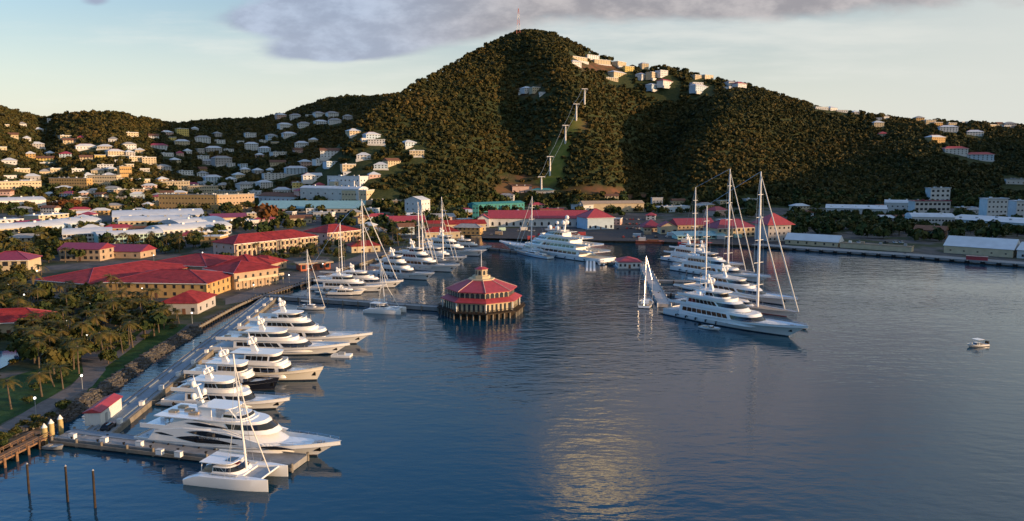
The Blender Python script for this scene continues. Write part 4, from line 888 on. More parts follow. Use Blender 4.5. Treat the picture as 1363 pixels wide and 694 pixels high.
def overhang(t, name, x0, x1, w, z, th, nose, m='white', rim=0.):
    b = MB(); o = outl(x0, x1, w, nose); b.prism(o, z, z + th)
    if rim:
        i_ = outl(x0 + .15, x1 - .2, w - .3, nose); n = len(o); q0 = len(b.v)
        vs = [(x, y, z + th) for x, y in o] + [(x, y, z + th + rim) for x, y in o] + [(x, y, z + th + rim) for x, y in i_] + [(x, y, z + th) for x, y in i_]
        fs_ = []
        for i in range(n - 1): fs_ += [(i, i + 1, n + i + 1, n + i), (n + i, n + i + 1, 2 * n + i + 1, 2 * n + i), (2 * n + i, 2 * n + i + 1, 3 * n + i + 1, 3 * n + i)]
        b.add(vs, fs_)
    return b.build(name, M[m], t, True)
def radar_mast(t, x, z, h, domes=2, dr=.8, m='white', lean=-.25):
    b = MB(); top = (x + lean * h, 0, z + h)
    b.prism([(x - .9, -.5), (x + .9, -.5), (x + .9, .5), (x - .9, .5)], z, z + h * .7, ring2=[(x + lean * h * .7 - .4, -.25), (x + lean * h * .7 + .4, -.25), (x + lean * h * .7 + .4, .25), (x + lean * h * .7 - .4, .25)])
    b.tube([(x + lean * h * .7, 0, z + h * .7), top], [.16, .05], 6)
    for v, w in ((.42, 2.2), (.72, 1.3)): xx = x + lean * h * v; b.box(xx - .25, xx + .35, -w, w, z + h * v, z + h * v + .16)
    ms = b.build('radar_mast', M[m], t)
    for k in range(domes):
        s_ = (-1, 1)[k % 2]; v = (.42, .42, .72)[min(k, 2)]; yy_ = s_ * 1.7 if k < 2 else -.9
        MB().sphere((x + lean * h * v, yy_, z + h * v + .16 + dr * .8), dr, 10, 6, sz=1.1).build('radar_dome', M['white'], ms, True)
    MB().box(x + lean * h * .3 + .4, x + lean * h * .3 + .8, -1.3, 1.3, z + h * .36, z + h * .36 + .2).build('radar_bar', M['grey'], ms)
def rail(t, pts, h=.95, step=2.2, r=.03):
    b = MB(); p = [np.array(q_, float) for q_ in pts]; b.tube([q_ + (0, 0, h) for q_ in p], r, 4); b.tube([q_ + (0, 0, h * .5) for q_ in p], r * .7, 4)
    for q_, w in zip(p[:-1], p[1:]):
        k = max(1, int(np.linalg.norm(w - q_) / step))
        for i in range(k): c = q_ + (w - q_) * i / k; b.tube([c, c + (0, 0, h)], r, 4)
    return b.build('railing', M['steel'], t)
def clutter(t, L, B, z, x0, x1, rg, n=5):
    for k in range(n):
        x = rg.uniform(x0, x1); y = rg.uniform(-B * .3, B * .3); kd = rg.choice(['sun_pad', 'locker', 'table'])
        s_ = rg.uniform(.5, 1.1); b = MB()
        if kd == 'sun_pad': b.box(x - s_ * 1.2, x + s_ * 1.2, y - s_ * .8, y + s_ * .8, z, z + .4); b.build('sun_pad', M['tan'], t)
        elif kd == 'locker': b.box(x - s_ * .6, x + s_ * .6, y - s_ * .5, y + s_ * .5, z, z + .7); b.build('locker', M['white'], t)
        else: b.box(x - s_ * .7, x + s_ * .7, y - s_ * .7, y + s_ * .7, z + .62, z + .7); b.cyl(x, y, z, z + .62, .12, n=6); b.build('table', M['teak'], t)
def motor_yacht(label, stern, bow, L=None, style='tri', hm='white', B=None, seed=0, cat='yacht', group='motor yachts', k=1.0, anchor=True, deckm='deck', hk=1.0):
    rg = random.Random(seed); stern = np.array(stern[:2], float); bow = np.array(bow[:2], float); d = bow - stern; L0 = float(np.linalg.norm(d)); d /= L0
    L = L or L0; stern = bow - d * L; c = (stern + bow) / 2; rz = math.atan2(d[1], d[0]); B = B or (2.1 + L * .135)
    t = thing('motor_yacht', label, cat, (c[0], c[1], 0), rz, group)
    fs_ = 1.0 + L * .024 * k; fb = 1.5 + L * .050 * k; rake = L * .13
    if style == 'explorer': fb *= 1.15; rake = L * .06
    s, z, hb, hw = hull_parts(t, L, B, fs_, fb, rake, hm, deckm=deckm, bul=.9 if L > 20 else .4)
    zd = lambda f: fs_ + (fb - fs_) * max(0, f) ** 2.3 - .9 * (.35 + .65 * f)
    X_ = lambda f: -L / 2 + f * L
    h1 = (2.1 + L * .012) * hk
    z0 = zd(.3)
    # swim platform and transom door
    MB().prism(outl(-L / 2 - L * .045, -L / 2 + .5, B * .84, .4)[::1], .25, .62).build('swim_platform', M['teak'], t)
    if style == 'tri':
        T = [('main_cabin', .20, .70, .86, h1, 2.2, .2, .13, 6), ('upper_cabin', .25, .60, .74, h1 * .88, 2.6, .5, .12, 5), ('sky_lounge', .33, .50, .52, h1 * .75, 1.8, .6, .07, 2)]
        OV = [(.06, .60), (.14, .52), (.30, .50)]
    elif style == 'quad':
        T = [('main_cabin', .17, .74, .90, h1, 1.8, .2, .15, 9), ('upper_cabin', .20, .68, .82, h1, 2.4, .5, .14, 8), ('bridge_cabin', .26, .62, .70, h1, 2.6, .6, .12, 6), ('sky_lounge', .34, .54, .5, h1 * .9, 2.2, .8, .1, 3)]
        OV = [(.05, .70), (.10, .62), (.18, .56), (.30, .52)]
    elif style == 'explorer':
        T = [('main_cabin', .22, .74, .80, h1, .8, .1, .05, 7), ('wheelhouse', .40, .66, .70, h1, -.3, .4, .06, 4)]
        OV = [(.08, .70), (.30, .67)]
    elif style == 'wide':
        T = [('main_cabin', .14, .72, .97, h1, 2.6, .3, .16, 9), ('upper_cabin', .18, .60, .80, h1 * .9, 3.4, .6, .14, 7), ('sky_lounge', .30, .46, .5, h1 * .75, 1.8, .8, .07, 2)]
        OV = [(.05, .58), (.12, .50), (.26, .46)]
    elif style == 'flag':
        T = [('main_cabin', .15, .80, .90, h1 * .95, 6.5, .2, .2, 1), ('upper_cabin', .20, .70, .78, h1 * .85, 2.8, .6, .19, 4)]
        OV = [(.05, .50), (.12, .58)]
    elif style == 'cruiser3':
        T = [('main_cabin', .20, .74, .84, h1, 3.4, .2, .17, 5), ('wheelhouse', .34, .60, .68, h1 * .85, 2.6, .5, .12, 3)]
        OV = [(.10, .60), (.24, .55)]
    elif style == 'cruiser':
        T = [('main_cabin', .26, .72, .78, h1 * .8, 2.6, .2, .18, 4)]
        OV = [(.18, .52)]
    else:  # sport, long and low
        T = [('main_cabin', .18, .76, .86, h1 * .95, 4.2, .2, .18, 6), ('upper_cabin', .28, .58, .70, h1 * .8, 2.6, .6, .12, 3)]
        OV = [(.06, .62), (.26, .54)]
    zz_ = z0
    for i, ((nm, f0, f1, wf, h, fr, br, nf, wn_), (o0, o1)) in enumerate(zip(T, OV)):
        base = zz_ - (.6 if i == 0 else 0)
        tier(t, nm, X_(f0), X_(f1), B * wf, base, h + (.6 if i == 0 else 0), fr * L / 45, br, L * nf, wins=wn_, screen=not (style == 'flag' and i == 0), wa=.42 if i == 0 else .34, wb=.78)
        zz_ += h
        overhang(t, 'overhang' if i < len(T) - 1 or style in ('cruiser',) else 'hardtop', X_(o0), X_(o1), B * min(.96, wf + .1), zz_ + .003, .18, L * nf, rim=.75 if i < len(T) - 1 else 0)
        zz_ += .19
        if i < len(T) - 1 and L > 18: clutter(t, L, B * wf, zz_, X_(o0 + .02), X_(T[i + 1][1] - .01), rg, 4)
    if style in ('sport', 'tri', 'quad', 'cruiser3', 'flag', 'wide') and L > 18:
        fb_z = zz_
        xa = X_((OV[-1][0] + OV[-1][1]) / 2 - .04)
        radar_mast(t, xa, fb_z - .02, L * (.10 if style != 'flag' else .17), 3 if L > 34 else 2, max(.4, L * .0125 if style != 'flag' else .62))
    elif style == 'explorer': radar_mast(t, X_(.46), zz_ - .02, L * .14, 2, .6, lean=-.35)
    else: radar_mast(t, X_(.36), zz_ - .02, max(1.6, L * .09), 1, .3)
    # foredeck: trunk, hatches, windlass, rails
    if L > 18:
        zf = zd(.8); overhang(t, 'fore_trunk', X_(.70), X_(.86), B * .42, zf - .1, .5, L * .05)
        MB().box(X_(.885), X_(.90), -.5, .5, zd(.89), zd(.89) + .7).cyl(X_(.915), 0, zd(.9), zd(.9) + .7, .22, n=8).build('windlass', M['grey'], t)
        for sg in (-1, 1):
            pts = [(X_(f), sg * np.interp(f, s, hb) * .97, np.interp(f, s, z)) for f in (.55, .65, .75, .85, .93, .985)]
            rail(t, pts, .55, 2.0, .03)
        for sg in (-1, 1):
            for f in ((.14, .22, .30, .38, .46, .54, .62, .70) if L > 30 else (.3, .4, .5, .6)):
                zc = np.interp(f, s, z) * .52; w = np.interp(f, s, hw) + (np.interp(f, s, hb) - np.interp(f, s, hw)) * .52 ** 1.7
                b = MB(); lw = .55 if style != 'explorer' else .25
                b.box(X_(f) - rake * .48 * f - lw, X_(f) - rake * .48 * f + lw, min(sg * (w - .3), sg * (w + .02)), max(sg * (w - .3), sg * (w + .02)), zc - .22, zc + .22); b.build('porthole', M['glass'], t)
        if anchor:
            for sg in (-1, 1):
                f = .955; zc = fb * .52; w = np.interp(f, s, hw) + (np.interp(f, s, hb) - np.interp(f, s, hw)) * .52 ** 1.7; xx = X_(f) - rake * .48
                b = MB(); b.box(xx - .9, xx + .5, min(sg * (w - .4), sg * (w + .10)), max(sg * (w - .4), sg * (w + .10)), zc - .6, zc + .4); b.build('anchor', M['black'], t)
        if group and 'left walkway' in group:
            for sg in (-1, 1): MB().tube([(-L / 2 - .2, sg * B * .4, fs_ - .2), (-L / 2 - 2.6, sg * B * .45, fs_ * .55 + .3), (-L / 2 - 5, sg * B * .5, 1.15)], .06, 4).build('mooring_line', M['tan'], t)
        # fenders along both sides, tender
        for f in (.12, .2, .28, .36, .44):
            w = np.interp(f, s, hb)
            for sg in (-1, 1): MB().sphere((X_(f), sg * (w + .22), 1.1), .3, 8, 6, sz=1.7).build('fender', M['black'], t, True)
    return t, dict(L=L, B=B, X=X_, zd=zd, s=s, z=z, hb=hb, hw=hw, z0=z0, h1=h1)
def sail_yacht(label, stern, bow, masts, B=None, hm='white', bm='boot', group='sailing yachts', fs_=None, boom=True, spreaders=4, jibs=2, cabin=True):
    """masts: list of (metres aft of the bow, height above the water, radius)"""
    stern = np.array(stern[:2], float); bow = np.array(bow[:2], float); d = bow - stern; L = float(np.linalg.norm(d)); d /= L; c = (stern + bow) / 2; B = B or (1.8 + L * .135)
    t = thing('sailing_yacht', label, 'sailing yacht', (c[0], c[1], 0), math.atan2(d[1], d[0]), group)
    f0 = fs_ or (.8 + L * .018); fb = f0 * 1.45
    s, z, hb, hw = hull_parts(t, L, B, f0, fb, L * .10, hm, bm, 'teak', bul=.25, tr=.78, stripe=.25)
    X_ = lambda f: -L / 2 + f * L; zd = f0 - .05
    if cabin:
        tier(t, 'deck_house', X_(.34), X_(.66), B * .56, zd - .2, 1.1 + L * .017, L * .06, .4, L * .09, wins=4, wa=.45, wb=.82)
        tier(t, 'cockpit_house', X_(.16), X_(.30), B * .5, zd - .2, .9 + L * .012, .8, .2, L * .03, wins=2, wa=.5, wb=.85)
        MB().box(X_(.06), X_(.12), -B * .2, B * .2, zd - .2, zd + .5).build('cockpit_seat', M['tan'], t)
    tops = []
    for i, (aft, ht, r) in enumerate(masts):
        x = L / 2 - aft; b = MB(); top = (x - ht * .018, 0, ht)
        b.tube([(x, 0, zd - .5), (x - ht * .012, 0, ht * .7), top], [r, r * .9, r * .45], 8)
        m_ = b.build('mast', M['mast'], t, True)
        for k in range(spreaders):
            h = zd + (ht - zd) * (k + 1) / (spreaders + 1); w = B * .42 * (1 - .12 * k); xx = x - .018 * h
            MB().tube([(xx, -w, h), (xx, w, h)], max(.06, r * .22), 5).build('spreader', M['mast'], m_)
        rr = max(.035, L * .0011)
        b = MB()
        for sg in (-1, 1):
            pr = (x - .2, sg * B * .46, zd)
            for k in range(spreaders):
                h = zd + (ht - zd) * (k + 1) / (spreaders + 1); w = B * .42 * (1 - .12 * k); q_ = (x - .018 * h, sg * w, h); b.tube([pr, q_], rr, 4); pr = q_
            b.tube([pr, (top[0], 0, ht * .99)], rr, 4)
        b.build('shrouds', M['steel'], m_)
        if boom:
            bl = min((ht * .42), L * .32); zb = zd + 1.6 + L * .03
            MB().tube([(x - r, 0, zb), (x - bl, 0, zb + .3)], [r * .7, r * .6], 8).build('boom', M['mast'], t, True)
            MB().tube([(x - r * 1.5, 0, zb + r * 1.4), (x - bl * .5, 0, zb + r * 1.7 + .15), (x - bl * .98, 0, zb + r + .3)], [r * .9, r * .8, r * .5], 7).build('furled_sail', M['sail'], t, True)
        tops.append(top)
    jr = max(.10, L * .0042)
    for k in range(jibs):
        f = (0.6, L * .11, L * .2)[k]; hh = (.98, .72, .55)[k]
        T0 = tops[0]; x = L / 2 - masts[0][0]
        MB().tube([(L / 2 - f, 0, fb), ((L / 2 - f) * .5 + (x - .018 * T0[2] * hh) * .5, 0, (fb + T0[2] * hh) / 2), (x - .018 * T0[2] * hh, 0, T0[2] * hh)], [jr, jr * 1.1, jr * .6], 6).build('furled_jib', M['sail'], t, True)
    if len(tops) > 1: MB().tube([tops[0], tops[1]], max(.04, L * .0012), 4).build('triatic_stay', M['steel'], t)
    MB().tube([tops[-1], (-L / 2 + .4, 0, f0)], max(.04, L * .0012), 4).build('backstay', M['steel'], t)
    for sg in (-1, 1): rail(t, [(X_(f), sg * np.interp(f, s, hb) * .96, np.interp(f, s, z)) for f in (.03, .2, .4, .6, .8, .95)], .7, 3.0, .025)
    return t
def catamaran(label, stern, bow, B, mast_h, mast_f=.55, mr=.2):
    stern = np.array(stern[:2], float); bow = np.array(bow[:2], float); d = bow - stern; L = float(np.linalg.norm(d)); d /= L; c = (stern + bow) / 2
    t = thing('catamaran', label, 'catamaran', (c[0], c[1], 0), math.atan2(d[1], d[0]), 'catamarans'); k = L / 17
    for sg in (-1, 1):
        b = MB(); n = 16; vs = []; y0 = sg * (B / 2 - 1.0 * k)
        for i in range(n):
            f = i / (n - 1); w = k * (1.0 * (1 - max(0, (f - .55) / .45) ** 2) + .04); zt = k * (1.1 + .95 * min(1, f / .16) + .2 * f); x = -L / 2 + f * L
            vs += [(x, y0 - w * .7, -.5), (x, y0 - w, .5 * k), (x, y0 - w, zt - .1), (x, y0 - w * .85, zt), (x, y0 + w * .85, zt), (x, y0 + w, zt - .1), (x, y0 + w, .5 * k), (x, y0 + w * .7, -.5)]
        fs_ = [(8 * i + j, 8 * (i + 1) + j, 8 * (i + 1) + j + 1, 8 * i + j + 1) for i in range(n - 1) for j in range(7)] + [tuple(range(8)), tuple(8 * (n - 1) + j for j in range(8))[::-1]]
        h_ = b.add(vs, fs_).build('hull', M['white'], t, True)
        for f0, f1 in ((.2, .32), (.38, .54)):
            yy_ = y0 + sg * (1.0 * k + .01); MB().box(-L / 2 + f0 * L, -L / 2 + f1 * L, yy_ - .02, yy_ + .02, 1.25 * k, 1.5 * k).build('hull_window', M['glass'], h_)
    zb = 2.1 * k
    MB().box(-L * .36, L * .16, -B / 2 + 1.2 * k, B / 2 - 1.2 * k, zb - .9 * k, zb).build('bridge_deck', M['white'], t)
    tier(t, 'cabin', -L * .20, L * .14, B * .66, zb, 1.35 * k, 1.8 * k, .2, 2.6 * k, wins=3, wa=.35, wb=.85)
    overhang(t, 'hardtop', -L * .36, L * .04, B * .6, zb + 1.75 * k, .14, 1.5 * k)
    for sg in (-1, 1): MB().tube([(-L * .35, sg * B * .27, zb), (-L * .34, sg * B * .27, zb + 1.76 * k)], .09, 5).build('hardtop_post', M['white'], t)
    MB().box(-L * .36, -L * .205, -B * .3, B * .3, zb + .003, zb + .03).build('cockpit_floor', M['teak'], t)
    for sg in (-1, 1): MB().box(-L * .2, L * .12, sg * B * .36 - .35 * k, sg * B * .36 + .35 * k, 2.25 * k, 2.32 * k).build('side_deck', M['deck'], t)
    MB().box(-L * .02, L * .05, -B * .12, B * .02, zb + 1.36 * k, zb + 1.42 * k).build('hatch', M['maroon'], t)
    MB().box(-L * .10, L * .0, -B * .14, B * .1, zb + 1.36 * k + .55 * k, zb + 1.5 * k + .45 * k).build('solar_panel', M['glass'], t)
    MB().box(L * .16, L * .40, -B / 2 + 1.7 * k, B / 2 - 1.7 * k, zb - .35 * k, zb - .3 * k).build('trampoline', M['grey'], t)
    MB().tube([(L * .40, -B / 2 + 1 * k, zb - .1 * k), (L * .40, B / 2 - 1 * k, zb - .1 * k)], .16 * k, 6).build('crossbeam', M['mast'], t)
    MB().box(-L * .34, -L * .24, -B * .2, -B * .04, zb + .003, zb + .5 * k).build('cockpit_seat', M['tan'], t); MB().box(-L * .33, -L * .23, B * .04, B * .2, zb + .003, zb + .45 * k).build('cockpit_seat', M['canvas'], t)
    x = -L / 2 + mast_f * L; top = (x - mast_h * .07, 0, mast_h)
    m_ = MB().tube([(x, 0, zb), top], [mr, mr * .6], 8).build('mast', M['mast'], t, True)
    b = MB(); zb2 = zb + 3.0 * k
    for sg in (-1, 1): b.tube([(x - 1, sg * (B / 2 - .5), 2 * k), (x - 0.07 * mast_h * .9, 0, mast_h * .92)], .045, 4); b.tube([(x - 2.2 * k, sg * (B / 2 - .5), 2 * k), (x - 0.07 * mast_h * .6, 0, mast_h * .62)], .04, 4)
    b.build('shrouds', M['steel'], m_)
    for w, h in ((1.1 * k, .55), (.9 * k, .78)): MB().tube([(x - 0.07 * mast_h * h, -w, mast_h * h), (x - 0.07 * mast_h * h, w, mast_h * h)], .05, 5).build('spreader', M['mast'], m_)
    MB().tube([(x, 0, zb2), (x - L * .34, 0, zb2 + .2)], mr * .7, 6).build('boom', M['mast'], t, True); MB().tube([(x - .3, 0, zb2 + mr * 1.6), (x - L * .33, 0, zb2 + mr * 1.6)], [mr * 1.3, mr * .8], 7).build('furled_sail', M['sail'], t, True)
    MB().tube([(L * .40, 0, zb), (x - 0.07 * mast_h * .5 + L * .10, 0, mast_h * .5), (x - 0.07 * mast_h * .93, 0, mast_h * .93)], [.10 * k, .13 * k, .08 * k], 6).build('furled_jib', M['sail'], t, True)
    for sg in (-1, 1): rail(t, [(-L * .45, sg * (B / 2 - .2), 2 * k), (0, sg * (B / 2 - .2), 2.1 * k), (L * .4, sg * (B / 2 - .4), 2.2 * k)], .6, 2, .025)
    return t
def V2(x, y): return np.array([x, y], float)

# --- row along the left walkway, nearest first
def bowpt(px, py, z): return P(px, py, z)[:2]
hA = V2(.985, -.17)
def lab(l, b, hd, L, **k): b = np.array(b); hd = np.array(hd) / np.linalg.norm(hd); return motor_yacht(l, b - hd * L, b, L, **k)
# the largest yacht, with sculpted lens windows
bA = bowpt(455, 588, 3.6); t, Y = lab('largest white superyacht with lens shaped dark windows, moored along the near concrete pier', bA, (.968, -.245), 46.5, style='flag', seed=1, B=9.8, group=None, k=1.0, hk=1.05)
def lens(t, x0, x1, y, z, h, rise, lean, m='glass', name='lens_window', n=12, peak=.35):
    for sg in (-1, 1):
        up = []; lo = []
        for i in range(n + 1):
            f = i / n; x = x0 + (x1 - x0) * f; e = (f / peak) ** .7 if f < peak else max(0, (1 - f) / (1 - peak)) ** .8
            zm = z + rise * (1 - f) - .0; up.append((x, sg * (y - lean * e * h * .6), zm + e * h * .6)); lo.append((x, sg * (y + lean * e * h * .4), zm - e * h * .4))
        b = MB(); n1 = len(up); v1 = up + lo; v2 = [(a, c - sg * .15, d_) for a, c, d_ in v1]
        fs_ = [(n1 + i, n1 + i + 1, i + 1, i) for i in range(n)] + [(i, i + 1, 2 * n1 + i + 1, 2 * n1 + i) for i in range(n)] + [(n1 + i + 1, n1 + i, 3 * n1 + i, 3 * n1 + i + 1) for i in range(n)]
        b.add(v1 + v2, fs_).build(name, M[m], t)
LA, BA, XA, z0A, h1A = Y['L'], Y['B'], Y['X'], Y['z0'], Y['h1']
for o in [c for c in t.children if c.name.split('.')[0] == 'window']: bpy.data.objects.remove(o)
# flush side coaming that carries the lens windows from hull to bridge deck
for sg in (-1, 1):
    b = MB(); ys = BA * .498
    prof = [(XA(.09), 1.9), (XA(.66), 2.6), (XA(.68), 3.3), (XA(.50), 4.95), (XA(.28), 5.15), (XA(.13), 4.2)]
    b.add([(x, sg * ys, z) for x, z in prof] + [(x, sg * (ys - .5), z) for x, z in prof], [(0, 1, 2, 3, 4, 5), (11, 10, 9, 8, 7, 6)] + [(i, i + 6, (i + 1) % 6 + 6, (i + 1) % 6) for i in range(6)]); b.build('side_coaming', M['white'], t)
    prof = [(XA(.17), z0A + h1A * 1.16), (XA(.44), z0A + h1A * 1.18), (XA(.56), z0A + h1A * .98), (XA(.40), z0A + h1A * 1.62), (XA(.30), z0A + h1A * 1.86), (XA(.20), z0A + h1A * 1.42)]
    b = MB(); yu = BA * .43; b.add([(x, sg * yu, z) for x, z in prof] + [(x, sg * (yu - .3), z) for x, z in prof], [(0, 1, 2, 3, 4, 5), (11, 10, 9, 8, 7, 6)] + [(i, i + 6, (i + 1) % 6 + 6, (i + 1) % 6) for i in range(6)]); b.build('side_wing', M['white'], t)
lens(t, XA(.24), XA(.56), BA * .5 + .03, 2.75, 1.5, .25, 0)
lens(t, XA(.30), XA(.60), BA * .5 + .03, 4.0, 1.15, .45, 0, peak=.3)
lens(t, XA(.28), XA(.50), BA * .433, z0A + h1A * 1.40, .75, .45, 0)
lens(t, XA(.13), XA(.23), BA * .5 + .03, 3.3, .5, .35, 0)
lens(t, XA(.62), XA(.82), BA * .455, 2.75, .7, -.35, 0, peak=.6)
zt_ = z0A + h1A * .95 + .19 + h1A * .85 + .19
overhang(t, 'hardtop', XA(.33), XA(.50), BA * .56, zt_ + 2.0, .16, 2.0)
for sg in (-1, 1):
    MB().prism([(XA(.34), sg * BA * .24 - .1), (XA(.39), sg * BA * .24 - .1), (XA(.39), sg * BA * .24 + .1), (XA(.34), sg * BA * .24 + .1)], zt_ - .01, zt_ + 2.0).build('hardtop_leg', M['white'], t)
    MB().tube([(XA(.52), sg * BA * .24, zt_), (XA(.48), sg * BA * .24, zt_ + 2.02)], .13, 6).build('hardtop_leg', M['white'], t)
tier(t, 'flybridge_screen', XA(.44), XA(.56), BA * .5, zt_ - .02, .8, .6, .1, 1.6, wins=1, wa=.3, wb=.95)
for x, y in ((.16, -1.5), (.16, 1.5), (.22, 0), (.27, -1.8)): MB().box(XA(x), XA(x) + 1.8, y - .6, y + .6, zt_ - .01, zt_ + .45).build('sun_pad', M['tan'], t)
# hardtop legs, arch, jacuzzi
MB().cyl(XA(.60), 0, z0A + h1A, z0A + h1A + .8, 1.3, n=14).build('hot_tub', M['white'], t, True)
for y in (-2, 0, 2): MB().box(XA(.11), XA(.15), y - .8, y + .8, z0A + .0, z0A + .5).build('sun_pad', M['tan'], t)
# name lettering on the side, as blurred in the photograph: small grey strokes
def lettering(t, word, x, y, z, size, az):
    cu = bpy.data.curves.new('lettering', 'FONT'); cu.body = word; cu.size = size; cu.extrude = .012
    tmp = bpy.data.objects.new('tmp', cu); COL.objects.link(tmp); dg = bpy.context.evaluated_depsgraph_get(); me = bpy.data.meshes.new_from_object(tmp.evaluated_get(dg)); bpy.data.objects.remove(tmp)
    me.materials.clear(); me.materials.append(M['grey']); o = link('lettering', me, t, (x, y, z)); o.rotation_euler = (math.pi / 2, 0, az); return o
lettering(t, 'DIAMONDS A', XA(.36), -BA * .5 - .05, 3.35, .8, 0)

motor_yacht_list = [
    ('white yacht with cream hull and blue-tinted wheelhouse, second from the near pier', (387, 529, 3.2), (.985, -.17), 33, 'cruiser3', 'white', 2),
    ('navy blue hulled trawler yacht with pale upper deck in the left row', (372, 505, 3.0), (.985, -.17), 28, 'explorer', 'navy', 3),
    ('cream hulled explorer yacht with upright wheelhouse and raked mast in the left row', (431, 490, 3.6), (.985, -.15), 37, 'explorer', 'cream_hull', 4),
    ('long low white yacht with dark window band, between the explorer and the next sleek yacht', (467, 457, 3.7), (.985, -.12), 45, 'sport', 'white', 5),
    ('sleek white yacht whose bow reaches farthest from the walkway, last in the left row', (497, 443, 3.9), (.985, -.12), 48, 'tri', 'white', 6),
]
for l, b_, hd, L, st, hm, sd_ in motor_yacht_list: lab(l, bowpt(*b_), hd, L, style=st, hm=hm, seed=sd_, B=(2.1 + L * .135) * 1.1, k=1.1, hk=1.12, group='yachts moored along the left walkway')
# bow platform off the low white yacht
p = P(455, 473, .4); t_ = thing('raft', 'small white work raft floating under the bow of the long low yacht', 'raft', (p[0], p[1], 0), -.1); MB().box(-3, 3, -1.6, 1.6, -.3, .7).build('deck', M['white'], t_); MB().box(-1, 1, -.6, .6, .703, 1.4).build('locker', M['grey'], t_)
catamaran('white sailing catamaran tied to the end of the near concrete pier', P(246, 638, .6)[:2] + V2(1.2, 3.2), P(356, 652, .6)[:2] + V2(.8, 3.8), 9.0, 24.5, .62, .24)
catamaran('small white catamaran moored in front of the cross dock', P(487, 414, .6)[:2] + V2(0, 2.5), P(536, 417, .6)[:2] + V2(0, 2.5), 7.0, 21.5, .5, .2)
sail_yacht('white sloop lying along the cross dock near the promenade', P(397, 411, 0)[:2], P(434, 413, 0)[:2], [(7.2, 24.6, .26)], group=None, spreaders=2, jibs=1)
lab('compact white flybridge cruiser behind the cross dock, left of the big ketch', (-66.5, 338.5), (.99, -.08), 17, style='cruiser', seed=8, group=None)
# --- shaded pair behind the cross dock, and the ketch
lab('pale white yacht in shade, front one of the pair behind the cross dock', (-57.5, 346.5), (.985, -.17), 37, style='sport', seed=9, group='yachts behind the cross dock', k=1.3, hk=1.2)
lab('pale white yacht in shade, rear one of the pair behind the cross dock', (-51.5, 357.5), (.985, -.17), 40, style='sport', seed=10, group='yachts behind the cross dock', k=1.3, hk=1.2)
kx = (477 - CX) / F * 368
sail_yacht('white ketch with two tall masts rising over the pale yachts at the cross dock', (-105, 378), (-55.5, 366.5), [(17.5, 41.7, .36), (29.5, 30.0, .28)], B=7.6, group='tall sailing yachts on the left')
# --- white row further back
for l, b_, hd, L, st, sd_, k in (
    ('white three-deck yacht, nearest of the second row, its bow left of the pavilion lantern', (579, 364.5, 3.8), (.86, -.5), 42, 'tri', 11, 1.15),
    ('white yacht second in the back row with black anchor at its pale bow', (613, 353, 4.4), (.86, -.5), 50, 'tri', 12, 1.1),
    ('white yacht third in the back row, partly hidden by its neighbours', (622, 341.5, 4), (.86, -.5), 42, 'sport', 13, 1),
    ('white yacht fourth in the back row with long pale flared bow', (648, 332.5, 4.6), (.88, -.47), 52, 'tri', 14, 1),
    ('small white yacht at the far end of the back row by the low jetty', (618, 324, 3.4), (.88, -.47), 30, 'sport', 15, 1),
    ('pale blue-grey yacht in shade at the far end of the basin jetty', (655, 328.5, 3.0), (.97, -.2), 32, 'sport', 16, 1)):
    lab(l, bowpt(*b_), hd, L, style=st, seed=sd_, hm='blue_hull' if sd_ == 16 else 'white', group='second row of yachts on the left', k=k * 1.3, hk=1.3)
for l, px, y, ht in (('sloop mast yacht between the first and second yachts of the back row', 563.5, 424, 37.5), ('sloop with slightly shorter mast just left of its twin in the back row', 558.5, 452, 36), ('sloop with a tall mast behind the second yacht of the back row', 590, 451, 39)):
    m = PY(px, y, 2)[:2]; hd = V2(.86, -.5); hd /= np.linalg.norm(hd)
    sail_yacht(l, m - hd * 16, m + hd * 11, [(11, ht, .38)], B=5.6, group='sloops in the back row')
# --- the far superyacht and the sloop before it
sy, Ys = motor_yacht('huge white five-deck superyacht lying across the far basin with sunlit stern', (58, 447), (-9.0, 528), 104, style='quad', seed=20, B=15.5, group=None, k=.72)
zt = Ys['z0'] + 4 * (Ys['h1'] + .19)
overhang(sy, 'mast_deck', Ys['X'](.36), Ys['X'](.52), 7.5, zt, .3, 3); 
for dx, r in ((-3, 1.5), (4, 1.5), (0, 1.1)): MB().sphere((Ys['X'](.43) + dx, (2.6 if dx else 0), zt + 1.6 + (3 if not dx else 0)), r, 12, 8).build('radar_dome', M['white'], sy, True)
sail_yacht('grey-hulled sloop with one tall mast in front of the huge superyacht', P(733, 345, 0)[:2], P(684, 333, 0)[:2] + V2(0, -14), [(20, 38, .42)], B=7.2, hm='blue_hull', group=None)
# --- right cluster
hd = V2(.56, -.83); hd /= np.linalg.norm(hd)
for l, b_, L, st, sd_, k, Bm in (
    ('long white yacht with many decks closest to the camera in the right cluster', (1077, 437, 4.3), 60, 'wide', 30, 1.2, 12.0),
    ('white yacht with black upper window band, third hull back in the right cluster', (1063, 398.5, 3.7), 60, 'sport', 31, .95, 10.4),
    ('white yacht between the two ketches of the right cluster', (1027, 369, 3.8), 64, 'wide', 32, .9, 9.8),
    ('rearmost white yacht of the right cluster with bristling radar mast', (991, 352, 3.8), 60, 'wide', 33, .9, 9.6)):
    b_ = bowpt(*b_); st_ = P(894, 414, .8)[:2] if sd_ == 30 else b_ - hd * L; motor_yacht(l, st_, b_, None if sd_ == 30 else L, style=st, seed=sd_, B=Bm, group='motor yachts at the right pier', k=k, hk=1.22)
b_ = bowpt(1071, 414, 2.3) + V2(-6.5, -6.5) * .0
sail_yacht('white ketch with the tallest masts and red waterline in the right cluster', V2(113.5, 290) - hd * 58 + V2(-7, -7.0), V2(113.5, 290) + V2(-3.2, -4.2), [(18.5, 56, .55), (44, 41.5, .42)], B=8.6, bm='boot_red', group='ketches at the right pier', spreaders=5)
